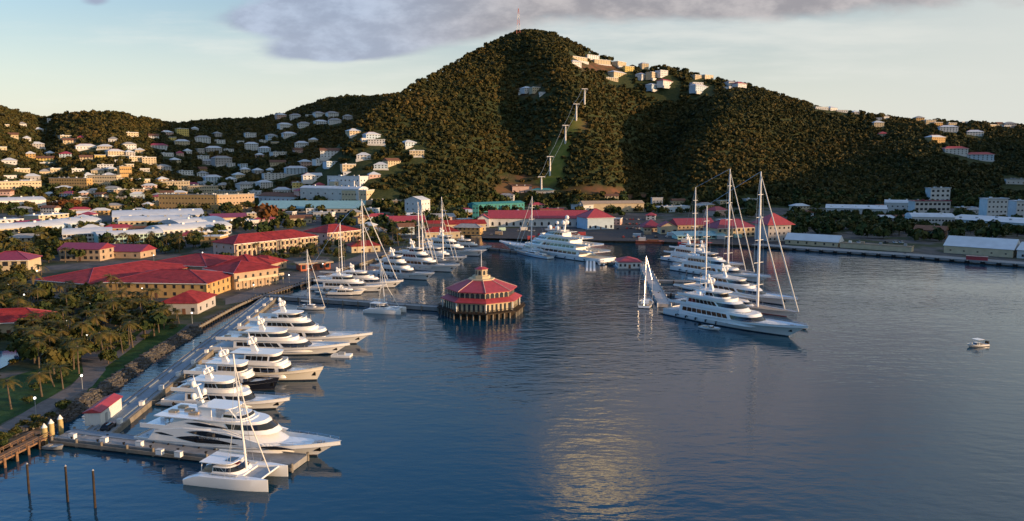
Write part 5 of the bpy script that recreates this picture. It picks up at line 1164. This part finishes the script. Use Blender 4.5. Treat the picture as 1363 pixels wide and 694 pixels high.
sail_yacht('ketch farther back in the right cluster with stays ending left of the near one', V2(127, 392) - hd * 56, V2(127, 392), [(18, 56, .55), (42, 45.5, .45)], B=8.4, group='ketches at the right pier', spreaders=5)
sail_yacht('small white sloop with dark transom moored left of the right pier', P(857, 411, 0)[:2], P(857, 394, 0)[:2] + V2(-1, -14), [(9, 21, .18)], B=6.2, group=None, spreaders=1, jibs=0, hm='white', boom=False)
# --- small craft
def tender(label, p, az, L=6, hm='white', cab=True, group=None, canopy=False, name='small_boat', cat='boat'):
    t = thing(name, label, cat, (p[0], p[1], 0), az, group); B = L * .38
    s, z, hb, hw = hull_parts(t, L, B, .7, 1.15, L * .12, hm, bul=.4, stripe=.15)
    if cab: tier(t, 'console', -L * .06, L * .16, B * .5, .4, .9, .5, .1, .4, wins=1, wa=.4, wb=.9)
    if canopy:
        overhang(t, 'canopy', -L * .2, L * .14, B * .8, 2.3, .1, .5)
        for x in (-L * .18, L * .06):
            for y in (-B * .34, B * .34): MB().tube([(x, y, .5), (x, y, 2.31)], .04, 5).build('canopy_post', M['steel'], t)
    for y in (-.35, .35): MB().box(-L / 2 - .5, -L / 2 + .05, y - .2, y + .2, .2, 1.4).build('outboard_motor', M['black'], t)
    MB().box(-L * .3, -L * .15, -B * .3, B * .3, .3, .75).build('seat', M['tan'], t)
    return t
tender('white motorboat with canopy alone on the open water at the right', P(1300, 461, 0), R(197), 8.2, canopy=True)
tender('small white boat tied stern-on beside the ribbed pontoon', P(800, 352, 0), R(88), 11, canopy=True)
tender('white tender alongside the long yacht of the right cluster', P(945, 438, 0) + (0, -.5, 0), R(-52), 9)
tender('grey inflatable dinghy tied under the near pier root', P(72, 598, 0), R(-14), 5, 'grey', False)
tender('small launch beside the stern of the near pier yacht', P(425, 393, 0) + (0, 4, 0), R(170), 7)
t = tender('second small boat half hidden behind the bow of the long right yacht', P(1066, 444, 0) + (2, 9, 0), R(-50), 9)
# orange barge and red work boat on the far quay
for l, x0, x1, py, m in (('orange-red work barge lying along the far quay', 846, 884, 321, 'orange'), ('dark red work barge lying along the far quay, right of the orange one', 902, 948, 323, 'redroof2')):
    a, b_ = P(x0, py + 2.5, 0), P(x1, py + 3.2, 0); d = b_ - a; L = np.linalg.norm(d); c = (a + b_) / 2; t = thing('work_barge', l, 'barge', (c[0], c[1], 0), math.atan2(d[1], d[0]), 'work barges')
    MB().prism([(-L / 2, -3), (L / 2 - 2, -3), (L / 2, 0), (L / 2 - 2, 3), (-L / 2, 3)], -.8, 1.8).build('hull', M[m], t); MB().box(-L * .4, -L * .15, -1.8, 1.8, 1.803, 4.2).build('wheelhouse', M['offwhite'], t); MB().box(-L * .1, L * .3, -2, 2, 1.803, 2.7).build('hatch', M['broof'], t)
# ================================================================== VEGETATION
def leaf_cloud(cx, cy, cz, rx, rz, nq, hue, rg, size=.42, tilt=.55):
    """nq leaf-clump quads spread through each of the crowns given by arrays; returns verts (k,4,3) and a hue per quad"""
    k = len(cx); a = rg.uniform(0, 2 * np.pi, (k, nq)); w = rg.uniform(-.35, 1, (k, nq)); rad = rg.uniform(.72, 1.08, (k, nq))
    s = np.sqrt(np.maximum(0, 1 - w * w)); nrm = np.stack([s * np.cos(a), s * np.sin(a), w], -1)
    ph = rg.uniform(0, 6.28, (k, 1)); lob = 1 + .16 * np.sin(3 * a + ph) + .10 * np.sin(5 * a + 2 * ph + 4 * w)
    c = nrm * (rad * lob)[..., None] * np.stack([rx, rx, rz], -1)[:, None, :] + np.stack([cx, cy, cz], -1)[:, None, :]
    d = nrm + rg.normal(0, tilt, (k, nq, 3)); d /= np.linalg.norm(d, axis=-1, keepdims=True)
    u = np.cross(d, rg.normal(0, 1, (k, nq, 3))); u /= np.linalg.norm(u, axis=-1, keepdims=True) + 1e-9; v = np.cross(d, u)
    h = (rx[:, None] * size * rg.uniform(.6, 1.25, (k, nq)))[..., None]; u = u * h; v = v * h * .8
    vs = np.stack([c - u - v * .6, c + u * .7 - v, c + u + v * .7, c - u * .6 + v], 2)
    return vs.reshape(-1, 4, 3), (hue[:, None] + rg.normal(0, .10, (k, nq))).ravel()
def leaf_mesh(name, vs, hue, m, extra=None):
    n = len(vs); me = bpy.data.meshes.new(name)
    me.vertices.add(n * 4); me.vertices.foreach_set('co', vs.reshape(-1).astype(np.float32))
    me.loops.add(n * 4); me.loops.foreach_set('vertex_index', np.arange(n * 4, dtype=np.int32))
    me.polygons.add(n); me.polygons.foreach_set('loop_start', np.arange(0, n * 4, 4, dtype=np.int32))
    me.update(calc_edges=True)
    a = me.attributes.new('hue', 'FLOAT', 'FACE'); a.data.foreach_set('value', hue.astype(np.float32))
    me.materials.append(m); return me
# the forest on the hills: one mass
g1, g2 = np.meshgrid(np.arange(-1000, 1300, 5.7), np.arange(820, 1900, 5.7))
fx = (g1 + rng.uniform(-3.1, 3.1, g1.shape)).ravel(); fy = (g2 + rng.uniform(-3.4, 3.4, g2.shape)).ravel()
fz = H(fx, fy); u_, t_ = ut(fx, fy)
keep = (fz > 4) & (t_ < 1.06) & (u_ > -90) & (u_ < 1450)
so = np.maximum(soil(fx, fy, fz), cutf(fx, fy, fz)); keep &= rng.random(len(fx)) > so * 1.5
urban = ((u_ < 470) & (t_ < .75)) | ((u_ < 570) & (t_ < .3))
keep &= ~(urban & (rng.random(len(fx)) < .1))
fx, fy, fz, u_, t_ = (k[keep] for k in (fx, fy, fz, u_, t_))
ok = np.ones(len(fx), bool)
for a, b, r in HOCC:
    dx = fx - a; dy = fy - b; n_ = math.hypot(a, b); al = -(dx * a + dy * b) / n_; pe = abs(dx * b - dy * a) / n_
    ok &= ~((pe < r * .5 + 1.5) & (al > -r * .6 - 2) & (al < r * .6 + 7))
fx, fy, fz, u_, t_ = (k[ok] for k in (fx, fy, fz, u_, t_))
k = len(fx); rx = 1.9 + 2.7 * rng.random(k) ** 1.7 * (1 + .25 * (fbm(fx / 60, fy / 60) - .5)); rz = rx * rng.uniform(.45, .85, k)
rx = np.where(rng.random(k) < .04, rx * 1.6, rx); hue = np.clip(rng.normal(.42, .12, k) + (fbm(fx / 70 + 3, fy / 70) - .5) * .8, 0, 1)
vs, hq = leaf_cloud(fx, fy, fz + rz * .7, rx, rz, 42, hue, rng, .46, .55)
tag(link('hillside_forest', leaf_mesh('hillside_forest', vs, hq, M['wood_leaf'])), 'dense dark green forest covering the slopes of the hills', 'forest', kind='stuff')
print('forest crowns', k)
# ================================================================== SINGLE TREES
trg = np.random.default_rng(77)
def make_crown(k, n=420):
    g = np.random.default_rng(k); nb = 9
    a = g.uniform(0, 6.28, nb); rr = g.uniform(.3, 2.6, nb); cx = rr * np.cos(a); cy = rr * np.sin(a); cz = g.uniform(3.4, 6.4, nb) - rr * .5; r = g.uniform(1.3, 2.2, nb)
    vs, h = leaf_cloud(cx, cy, cz, r, r * g.uniform(.6, .9, nb), n // nb, g.uniform(.1, .6, nb), g, .36); return leaf_mesh('crown', vs, h, M['leaf'])
def make_trunk(k):
    g = random.Random(k); b = MB(); b.tube([(0, 0, -.6), (.1, 0, 1.8), (.15, .1, 3.6)], [.32, .24, .18], 7)
    for i in range(4): a = i * 1.6 + g.random(); b.tube([(.12, .05, 2.0 + .3 * i), (1.2 * math.cos(a), 1.2 * math.sin(a), 4.0 + .3 * i), (1.9 * math.cos(a), 1.9 * math.sin(a), 5.4)], [.14, .09, .03], 5)
    return b.mesh('trunk', M['trunk'], True)
def make_fronds(k):
    g = np.random.default_rng(100 + k); quads = []; hue = []
    nf = 17
    for i in range(nf):
        az = 2 * math.pi * i / nf + g.uniform(-.2, .2); up = g.uniform(-.25, 1.1); L = g.uniform(2.5, 3.3); pts = []
        for j in range(8):
            f = j / 7; pts.append(np.array([L * f * math.cos(up * .6) * (1 - .12 * f), 0, L * (math.sin(up) * f * .8 - .55 * f * f)]))
        c, s = math.cos(az), math.sin(az); rot = np.array([[c, -s, 0], [s, c, 0], [0, 0, 1]]); hh = g.uniform(.1, .55) - (.2 if up > .6 else 0) + (.3 if up < 0 else 0)
        for j in range(7):
            p, q_ = pts[j], pts[j + 1]; w = .62 * math.sin(math.pi * min(.95, .18 + .8 * (j + .5) / 7)) + .08
            for sg in (-1, 1):
                for e in (0, .5):
                    a0 = p + (q_ - p) * e; a1 = p + (q_ - p) * (e + .36); tip = a1 + np.array([.28, sg * w, -.22 * w - g.uniform(0, .12)])
                    quads.append(np.stack([rot @ a0, rot @ a1, rot @ (tip + (q_ - p) * .05), rot @ tip])); hue.append(hh + g.normal(0, .06))
    vs = np.array(quads) + np.array([.35, 0, 6.6]); return leaf_mesh('fronds', vs, np.array(hue), M['frond'])
def make_ptrunk(k):
    g = random.Random(k); b = MB(); b.tube([(0, 0, -.5), (.05, 0, .4), (.25 * g.uniform(.5, 1), 0, 3.4), (.35, 0, 6.6)], [.30, .2, .15, .13], 7); b.sphere((.35, 0, 6.55), .3, 7, 5); return b.mesh('trunk', M['trunk'], True)
CR = [make_crown(k) for k in range(5)]; CRR = make_crown(9).copy(); CRR.materials.clear(); CRR.materials.append(M['rust_leaf'])
TK = [make_trunk(k) for k in range(3)]; FR = [make_fronds(k) for k in range(4)]; PT = [make_ptrunk(k) for k in range(3)]
def tree(name, label, cat, x, y, sc, group, kind='leaf', flat=1.):
    t = thing(name, label, cat, (x, y, gz(x, y) - .05), trg.uniform(0, 6.28), group); t.scale = (sc, sc, sc * flat * trg.uniform(.8, 1.15))
    if kind == 'palm': t.rotation_euler = (trg.uniform(-.12, .12), trg.uniform(-.12, .12), trg.uniform(0, 6.28))
    if kind == 'palm': link('trunk', PT[trg.integers(3)], t); link('fronds', FR[trg.integers(4)], t)
    elif kind == 'rust': link('trunk', TK[trg.integers(3)], t); link('crown', CRR, t)
    else: link('trunk', TK[trg.integers(3)], t); link('crown', CR[trg.integers(5)], t)
    return t
def inpoly(x, y, pg):
    c = False; j = len(pg) - 1
    for i in range(len(pg)):
        if (pg[i][1] > y) != (pg[j][1] > y) and x < (pg[j][0] - pg[i][0]) * (y - pg[i][1]) / (pg[j][1] - pg[i][1]) + pg[i][0]: c = not c
        j = i
    return c
PATHS = [[(-20, 588), (30, 560), (70, 535), (108, 515), (126, 494), (122, 478)]]
def path_clear(px, py):
    for pl in PATHS:
        for (a, b), (c, d) in zip(pl[:-1], pl[1:]):
            t = max(0, min(1, ((px - a) * (c - a) + (py - b) * (d - b)) / ((c - a) ** 2 + (d - b) ** 2)))
            if math.hypot((px - a - t * (c - a)) * .6, py - b - t * (d - b)) < 9: return False
    return True
def grove(pg, n, kinds, label, group, s0, s1, mind, name=None, r=1.5):
    xs = [p[0] for p in pg]; ys = [p[1] for p in pg]; put = []; tries = 0
    while len(put) < n and tries < n * 60:
        tries += 1; px = trg.uniform(min(xs), max(xs)); py = trg.uniform(min(ys), max(ys))
        if not inpoly(px, py, pg) or not path_clear(px, py): continue
        p = hit(px, py)
        if p is None or not free(p[0], p[1], r) or any((p[0] - a) ** 2 + (p[1] - b) ** 2 < mind ** 2 for a, b in put): continue
        put.append((p[0], p[1])); k = kinds[trg.integers(len(kinds))]; sc = trg.uniform(s0, s1) * (1.2 if k == 'palm' else .95)
        nm = {'palm': 'palm_tree', 'leaf': 'broadleaf_tree', 'bush': 'shrub', 'rust': 'flame_tree'}[k]
        lb = {'palm': 'palm tree with drooping fronds ', 'leaf': 'round leafy tree ', 'bush': 'low leafy shrub ', 'rust': 'tree with rusty red foliage '}[k] + label
        tree(nm, lb, nm.replace('_', ' '), p[0], p[1], sc * (.5 if k == 'bush' else 1), group + {'palm': ', palms', 'leaf': ', leafy trees', 'bush': ', shrubs', 'rust': ', red trees'}[k], k, .75 if k == 'bush' else 1)
for px, py, sc, lb in ((15, 545, 1.08, 'leftmost palm on the lawn by the curving path, close to the camera'), (56, 528, 1.15, 'tall palm on the lawn beside the path, right of the leftmost one'), (72, 515, 1.0, 'palm behind the tall lawn palm near the curving path'), (84, 518, 1.05, 'palm nearest the path bend above the rocky shore')):
    p = P(px, py, GZ); tree('palm_tree', lb, 'palm tree', p[0], p[1], sc, None, 'palm'); OCC.append((p[0], p[1], 2.5))
grove([(30, 548), (58, 528), (95, 508), (92, 498), (40, 520)], 5, ['bush'], 'on the lawn edge by the curving path', 'lawn edge plants', .7, 1.1, 3)
grove([(-30, 470), (10, 452), (40, 470), (110, 470), (140, 485), (205, 450), (235, 432), (205, 424), (196, 404), (120, 392), (40, 398), (-30, 400)], 205, ['palm', 'palm', 'leaf', 'bush', 'bush'], 'in the dense park between the red roofs and the lawn', 'park planting', .7, 1.3, 3.0)
grove([(-30, 520), (5, 505), (30, 495), (20, 480), (-30, 480)], 4, ['palm', 'bush'], 'beside the pool at the left edge', 'poolside plants', .7, 1.0, 4)
grove([(60, 500), (108, 500), (118, 478), (100, 455), (40, 452), (30, 478)], 40, ['palm', 'palm', 'leaf', 'bush'], 'on the inner lawn before the path bend', 'inner lawn plants', .8, 1.2, 3.2)
grove([(-20, 606), (50, 577), (95, 545), (88, 538), (30, 562), (-20, 590)], 12, ['bush'], 'between the path and the timber jetty', 'jetty plants', .6, 1.0, 2.5)
grove([(118, 505), (150, 482), (150, 470), (120, 486)], 5, ['leaf', 'palm'], 'between the path and the rocky shore', 'shore path plants', .6, .85, 4)
grove([(228, 440), (262, 436), (262, 425), (228, 430)], 4, ['palm', 'bush'], 'in front of the small grey hut', 'hut plants', .6, .85, 3)
grove([(120, 398), (250, 402), (250, 390), (120, 386)], 12, ['leaf', 'bush', 'palm'], 'against the front of the ochre hall', 'hall front plants', .45, .7, 4)
grove([(-30, 400), (40, 396), (90, 388), (40, 372), (-30, 365)], 22, ['leaf', 'leaf', 'palm'], 'left of the long red roofed hall', 'trees by the long hall', .8, 1.2, 5)
grove([(-30, 352), (84, 350), (150, 346), (290, 332), (300, 318), (200, 326), (84, 334), (-30, 340)], 70, ['palm', 'palm', 'leaf', 'leaf'], 'along the road between white blocks and red roofs', 'roadside planting', .8, 1.35, 6, r=.3)
grove([(290, 344), (330, 358), (420, 346), (470, 330), (470, 318), (424, 320), (316, 336)], 42, ['palm', 'leaf', 'leaf', 'bush'], 'in the garden below the hotel wings', 'hotel garden plants', .6, 1.0, 4, r=.2)
grove([(440, 352), (520, 332), (560, 322), (560, 302), (486, 302), (470, 320)], 52, ['leaf', 'leaf', 'bush', 'palm'], 'on the green bank behind the moored yachts', 'green bank plants', .8, 1.3, 6, r=.5)
p = hit(357, 306); tree('flame_tree', 'big round tree with rusty orange foliage behind the long hotel wing', 'flame tree', p[0], p[1], 3.0, None, 'rust')
for px, py, sc in ((86, 281, 2.3), (98, 280, 2.0), (72, 280, 1.7)):
    p = hit(px, py); tree('flame_tree', 'dark red-leaved tree beside the big white warehouse at the hill foot', 'flame tree', p[0], p[1], sc, 'red trees by the warehouse', 'rust')
grove([(-20, 285), (140, 284), (210, 282), (340, 290), (340, 275), (205, 262), (130, 258), (-20, 262)], 60, ['leaf', 'leaf', 'leaf', 'palm'], 'between the apartments and the white complex', 'trees behind the white complex', 1.0, 1.7, 8, r=.5)
grove([(1046, 308), (1215, 316), (1215, 290), (1090, 287), (1046, 284)], 64, ['leaf'], 'in the row behind the low quay sheds', 'trees behind the quay sheds', .9, 1.5, 7, r=.3)
grove([(1258, 312), (1380, 318), (1380, 305), (1258, 300)], 26, ['leaf'], 'behind the large white roofed warehouse', 'trees behind the warehouse', .9, 1.4, 7, r=.3)
# the trees along the foot of the hills, behind the harbour front: read as one belt
BX = []; brg = np.random.default_rng(4)
for pg, n in (([(340, 285), (480, 282), (560, 290), (560, 272), (480, 262), (340, 262)], 70), ([(565, 300), (640, 296), (640, 270), (565, 262)], 60), ([(640, 292), (720, 282), (780, 290), (900, 288), (1010, 292), (1010, 266), (880, 262), (720, 260), (640, 262)], 150), ([(1050, 280), (1235, 275), (1400, 290), (1400, 262), (1050, 258)], 130), ([(-20, 262), (205, 262), (340, 262), (340, 245), (-20, 245)], 60), ([(-20, 338), (290, 320), (480, 302), (480, 262), (-20, 262)], 150), ([(480, 320), (640, 302), (640, 270), (480, 275)], 70), ([(1050, 316), (1250, 322), (1380, 316), (1380, 285), (1050, 285)], 130)):
    xs = [q_[0] for q_ in pg]; ys = [q_[1] for q_ in pg]; c_ = 0
    for _ in range(n * 20):
        px, py = brg.uniform(min(xs), max(xs)), brg.uniform(min(ys), max(ys))
        if not inpoly(px, py, pg): continue
        p = hit(px, py)
        if p is None or not free(p[0], p[1], 1.0): continue
        BX.append(p); c_ += 1
        if c_ >= n: break
BX = np.array(BX); k = len(BX); rr = brg.uniform(3, 5.5, k)
vs, hq = leaf_cloud(BX[:, 0], BX[:, 1], BX[:, 2] + rr * .8, rr, rr * .95, 70, np.clip(brg.normal(.4, .25, k), 0, 1), brg, .36)
tag(link('tree_belt', leaf_mesh('tree_belt', vs, hq, M['leaf'])), 'low green trees massed through the town and along the foot of the hills', 'trees', kind='stuff')
# ================================================================== SMALL THINGS
# cable car pylons and radio mast
for i, (px, py, h) in enumerate(((778, 141, 21), (767, 160, 20), (752.5, 192, 23), (732, 234, 24), (720.5, 258, 21))):
    p = hit(px, py); d = p[1]; hh = h * d / F
    t = thing('cable_pylon', ['topmost white cable car pylon on the wooded slope', 'second white cable car pylon from the top of the slope', 'third cable car pylon, standing above the grassy cut', 'fourth cable car pylon, low on the grassy cut', 'lowest cable car pylon beside the green roofed station'][i], 'pylon', (p[0], p[1], p[2]), .15, 'cable car pylons')
    MB().tube([(0, 0, -4), (0, 0, hh)], [1.5, .95], 10).build('shaft', M['tower'], t, True)
    b = MB(); b.box(-4.6, 4.6, -.5, .5, hh + .003, hh + 1.0); b.build('crossarm', M['tower'], t)
    for s in (-1, 1): MB().box(s * 4.2 - .35, s * 4.2 + .35, -3.2, 3.2, hh - .9, hh - .003).build('sheave_train', M['grey'], t)
    HOCC.append((p[0], p[1], 8))
PYL = [o for o in SC.objects if o.name.startswith('cable_pylon')]; PYL.sort(key=lambda o: -o.location.z)
t = thing('lift_cable', 'thin steel cables strung between the white cable car pylons', 'cable', (0, 0, 0), 0)
for s in (-1, 1):
    b = MB(); pts_ = [np.array(o.location) + (s * 4.2, 0, 20.5 * o.location.y / F * 1.0) for o in PYL]
    for p_, q_ in zip(pts_[:-1], pts_[1:]): b.tube([p_, (p_ + q_) / 2 - (0, 0, 2.5), q_], .14, 4)
    b.build('cable', M['steel'], t)
p = hit(690, 47) if hit(690, 47) is not None else np.array([12, 1500, H(12, 1500)])
t = thing('radio_mast', 'thin lattice radio mast with red and white bands on the peak', 'mast', (p[0], p[1], p[2] - 2), 0)
hh = 50
for k in range(5):
    b = MB()
    for s in ((-1, -1), (1, -1), (1, 1), (-1, 1)):
        w0 = 3.2 * (1 - k / 5) + .5; w1 = 3.2 * (1 - (k + 1) / 5) + .5
        b.tube([(s[0] * w0, s[1] * w0, hh * k / 5), (s[0] * w1, s[1] * w1, hh * (k + 1) / 5)], .28, 4)
        b.tube([(s[0] * w0, s[1] * w0, hh * k / 5), (-s[1] * w1, s[0] * w1, hh * (k + 1) / 5)], .16, 4)
    b.build('lattice_section', M['redwhite'] if k % 2 == 0 else M['tower'], t)
# lamp posts
for px, py in ((48, 552), (110, 520), (157, 456), (77, 446), (117, 462), (89, 442), (44, 472), (121, 417), (256, 431), (12, 391), (33, 405), (50, 371), (190, 396), (205, 349), (270, 345), (338, 391), (385, 377), (430, 361)):
    p = P(px, py, GZ)
    where = 'beside the curving path' if px in (48, 110) else 'in the dense park' if px < 160 and py > 410 else 'along the promenade edge' if px >= 256 and py > 360 else 'near the red roofed halls'
    t = thing('lamp_post', 'dark lamp post with white globe ' + where, 'lamp post', (p[0], p[1], GZ), 0, 'lamp posts ' + where)
    MB().tube([(0, 0, -.2), (0, 0, 3.7)], [.09, .06], 6).build('post', M['grey'], t); MB().sphere((0, 0, 3.95), .3, 8, 6).build('globe', M['lamp'], t, True)
# dock boxes
for i, (a, b_) in enumerate(((97, 590), (139, 595), (213, 611), (238, 614), (186, 600))):
    p = P(a, b_ - 6, 1.3); t = thing('dock_box', 'white service box standing on the near concrete pier', 'dock box', (p[0], p[1], 1.5), -.27, 'service boxes on the near pier')
    MB().box(-.7, .7, -.45, .45, -.18, .8).build('body', M['white'], t); MB().box(-.75, .75, -.5, .5, .803, .92).build('lid', M['offwhite'], t)
for i in range(13):
    f = .05 + .9 * i / 12; x = -90.5 + (-15.5) * f + 2.55; y = 157 + 170 * f
    t = thing('dock_box', 'white service box on the pale blue floating walkway', 'dock box', (x, y, 1.3), 0, 'service boxes on the walkway')
    MB().box(-.45, .45, -.6, .6, -.18, .9).build('body', M['white'], t); MB().box(-.5, .5, -.65, .65, .903, 1.0).build('lid', M['offwhite'], t)
for i in range(8):
    f = .08 + .115 * i; x = -97.5 + 55.5 * f; y = 158.6 - 14.7 * f
    t = thing('mooring_bollard', 'black iron bollard on the seaward edge of the near pier', 'bollard', (x - .6, y - 2.2, 1.3), 0, 'bollards on the near pier')
    MB().cyl(0, 0, 0, .5, .16, .2, 8).build('post', M['black'], t); MB().cyl(0, 0, .503, .62, .3, n=8).build('cap', M['black'], t)
# cars
def car_mesh():
    b = MB(); b.prism([(-2.1, -.85), (1.9, -.85), (2.15, -.6), (2.15, .6), (1.9, .85), (-2.1, .85)], .35, .95); body = b
    c = MB(); lo = [(-1.9, -.8), (1.0, -.8), (1.0, .8), (-1.9, .8)]; hi = [(-1.5, -.65), (.35, -.65), (.35, .65), (-1.5, .65)]; c.prism(lo, .953, 1.42, ring2=hi)
    r = MB(); r.box(-1.45, .3, -.62, .62, 1.423, 1.5)
    w = MB(); w.tube([(0, -.12, 0), (0, .12, 0)], .34, 10)
    return body, c.mesh('cabin', M['glass']), r, w.mesh('wheel', M['black'])
bd, cab, rf, wh = car_mesh(); PAINT = [('paint_w', 'white'), ('paint_s', 'silver'), ('paint_d', 'dark'), ('paint_r', 'red'), ('paint_b', 'blue')]
BODY = [bd.mesh('body', M[m]) for m, _ in PAINT]; ROOF = [rf.mesh('roof', M[m]) for m, _ in PAINT]
crg = random.Random(3)
def cars(px0, px1, py0, py1, nx_, ny_, where, grp, fill=.75):
    for j in range(ny_):
        for i in range(nx_):
            if crg.random() > fill: continue
            px = px0 + (px1 - px0) * (i + crg.uniform(.2, .8)) / nx_; py = py0 + (py1 - py0) * (j + .5) / ny_
            p = P(px, py, GZ)
            if not free(p[0], p[1], 0): continue
            k = crg.choice((0, 0, 1, 1, 2, 2, 3, 4)); t = thing('parked_car', f'{PAINT[k][1]} car parked {where}', 'car', (p[0], p[1], GZ + .12), math.pi / 2 + crg.uniform(-.1, .1), grp)
            link('body', BODY[k], t); link('cabin', cab, t); link('roof', ROOF[k], t)
            for sx_ in (-1.3, 1.3):
                for sy_ in (-.78, .78): link('wheel', wh, t, (sx_, sy_, .34))
cars(-5, 82, 323, 332, 16, 2, 'in the lot before the white complex', 'cars by the white complex')
cars(376, 470, 286, 298, 15, 3, 'behind the rusty tree and hotel wings', 'cars behind the hotel')
cars(826, 856, 290, 308, 6, 3, 'beside the maroon quay shops', 'cars by the quay shops')
cars(1120, 1205, 322, 326, 9, 1, 'behind the long cream quay store', 'cars on the right quay', .5)
cars(650, 780, 306, 316, 22, 2, 'on the quay before the red roofed customs hall', 'cars before the customs hall', .5)
cars(820, 1000, 300, 322, 26, 2, 'on the quay around the maroon shops', 'cars around the maroon shops', .5)
for i in range(22):
    px = crg.uniform(655, 1040); py = crg.uniform(306, 321) + max(0, px - 880) * .04; p = P(px, py, GZ)
    if not free(p[0], p[1], 0): continue
    cn, cw = crg.choice((('offwhite', 'white'), ('orange', 'orange'), ('green', 'pale green'), ('bluew', 'pale blue'), ('redroof2', 'red'), ('tanw', 'tan')))
    t = thing('storage_container', f'{cw} storage container standing on the harbour front quay', 'container', (p[0], p[1], GZ + .12), crg.uniform(-.4, .4), f'{cw} containers on the harbour front')
    b = MB(); b.box(-3, 3, -1.2, 1.2, 0, 2.6)
    for k in range(12): b.box(-2.9 + k * .5, -2.7 + k * .5, -1.25, 1.25, .05, 2.55)
    b.build('body', M[cn], t); MB().box(3.003, 3.06, -1.1, 1.1, .1, 2.5).build('door', M['grey'], t)
p = P(131, 575, 1.1); t = thing('utility_cart', 'small dark utility cart parked beside the white dock hut', 'cart', (p[0] + 1.2, p[1] + 2, 1.12), 1.6)
link('body', BODY[2], t, (0, 0, -.1)); link('cabin', cab, t, (0, 0, -.1)); [link('wheel', wh, t, (a, b_, .3)) for a in (-1.3, 1.3) for b_ in (-.78, .78)]
# red box and fenders on the right quay
a = P(1288, 346, GZ + .3); b_ = P(1312, 347.5, GZ + .3); t = thing('red_container', 'low red container standing on the quay before the cream warehouse', 'container', (*((a + b_) / 2)[:2], GZ + .36), math.atan2((b_ - a)[1], (b_ - a)[0]))
MB().box(-5.5, 5.5, 0, 2.4, 0, 2.2).build('body', M['redroof2'], t); MB().box(-5.6, 5.6, -.1, 2.5, 2.203, 2.4).build('lid', M['pink'], t)
for (x0, y0, _), (x1, y1, _) in zip(q0[:-1], q0[1:]):
    L = math.hypot(x1 - x0, y1 - y0); k = int(L / 8)
    az = math.atan2(y1 - y0, x1 - x0)
    for i in range(k):
        f = (i + .5) / k; t = thing('quay_fender', 'black rubber fender hanging on the right quay wall', 'fender', (x0 + (x1 - x0) * f, y0 + (y1 - y0) * f, 0), az, 'black fenders along the right quay')
        MB().box(-1.2, 1.2, -1.5, -.65, -.6, 1.5).build('pad', M['black'], t); MB().box(-.2, .2, -.9, -.62, 1.503, 1.9).build('bracket', M['steel'], t)
# piled sea wall along the promenade
t = thing('sea_wall', 'dark timber sea wall with close-set piles below the promenade', 'sea wall', (0, 0, 0), 0)
pts = [P(a, b)[:2] for a, b in ((262, 441), (288, 426), (312, 413), (338, 401), (366, 392), (420, 375), (470, 356))]; n_ = 0
for p0, p1 in zip(pts[:-1], pts[1:]):
    d = p1 - p0; L = np.linalg.norm(d); k = int(L / 2.4)
    for i in range(k):
        if n_ >= 96: break
        c = p0 + d * (i + .5) / k + np.array([d[1], -d[0]]) / L * .5; MB().cyl(c[0], c[1], -2, 2.2, .34, n=6).build('pile', M['dark_wood'], t); n_ += 1
    nr = np.array([d[1], -d[0]]) / L
    MB().add([(*(p0 + nr * .1), .9), (*(p1 + nr * .1), .9), (*(p1 + nr * .9), .9), (*(p0 + nr * .9), .9), (*(p0 + nr * .1), GZ + .15), (*(p1 + nr * .1), GZ + .15), (*(p1 + nr * .9), GZ + .15), (*(p0 + nr * .9), GZ + .15)], [(4, 5, 6, 7), (0, 1, 5, 4), (1, 2, 6, 5), (2, 3, 7, 6), (3, 0, 4, 7), (3, 2, 1, 0)]).build('cap_beam', M['concrete_d'], t)
# rocks of the shore slope
rk = np.random.default_rng(8); VS = []; FS = []
base = np.array([(x, y, z) for x in (-1, 1) for y in (-1, 1) for z in (-1, 1)], float); ff = [(0, 1, 3, 2), (4, 6, 7, 5), (0, 4, 5, 1), (2, 3, 7, 6), (0, 2, 6, 4), (1, 5, 7, 3)]
pts = [P(a, b)[:2] for a, b in ((-60, 612), (0, 598), (30, 584), (62, 571), (100, 548), (130, 530), (165, 503), (200, 478), (232, 459), (262, 441))]
for p0, p1 in zip(pts[:-1], pts[1:]):
    d = p1 - p0; L = np.linalg.norm(d); nr = np.array([d[1], -d[0]]) / L
    for i in range(int(L * 9)):
        f = rk.random(); o = rk.uniform(-1.3, 2.3); s = rk.uniform(.25, .75); c = p0 + d * f + nr * o; z = 1.75 - max(0, (o + .6)) * .62 + rk.normal(0, .12)
        v = (base * rk.uniform(.55, 1.1, (8, 3))) * s * np.array([1, 1, .75]); a = rk.uniform(0, 6.28); v = v @ np.array([[math.cos(a), -math.sin(a), 0], [math.sin(a), math.cos(a), 0], [0, 0, 1]]).T
        k = len(VS); VS += [tuple(q_ + (c[0], c[1], z)) for q_ in v]; FS += [tuple(j + k for j in q_) for q_ in ff]
me = bpy.data.meshes.new('shore_rocks'); me.from_pydata(VS, [], FS); me.materials.append(M['rock'])
tag(link('shore_rocks', me), 'grey boulders heaped along the sloping shore', 'rocks', kind='stuff')
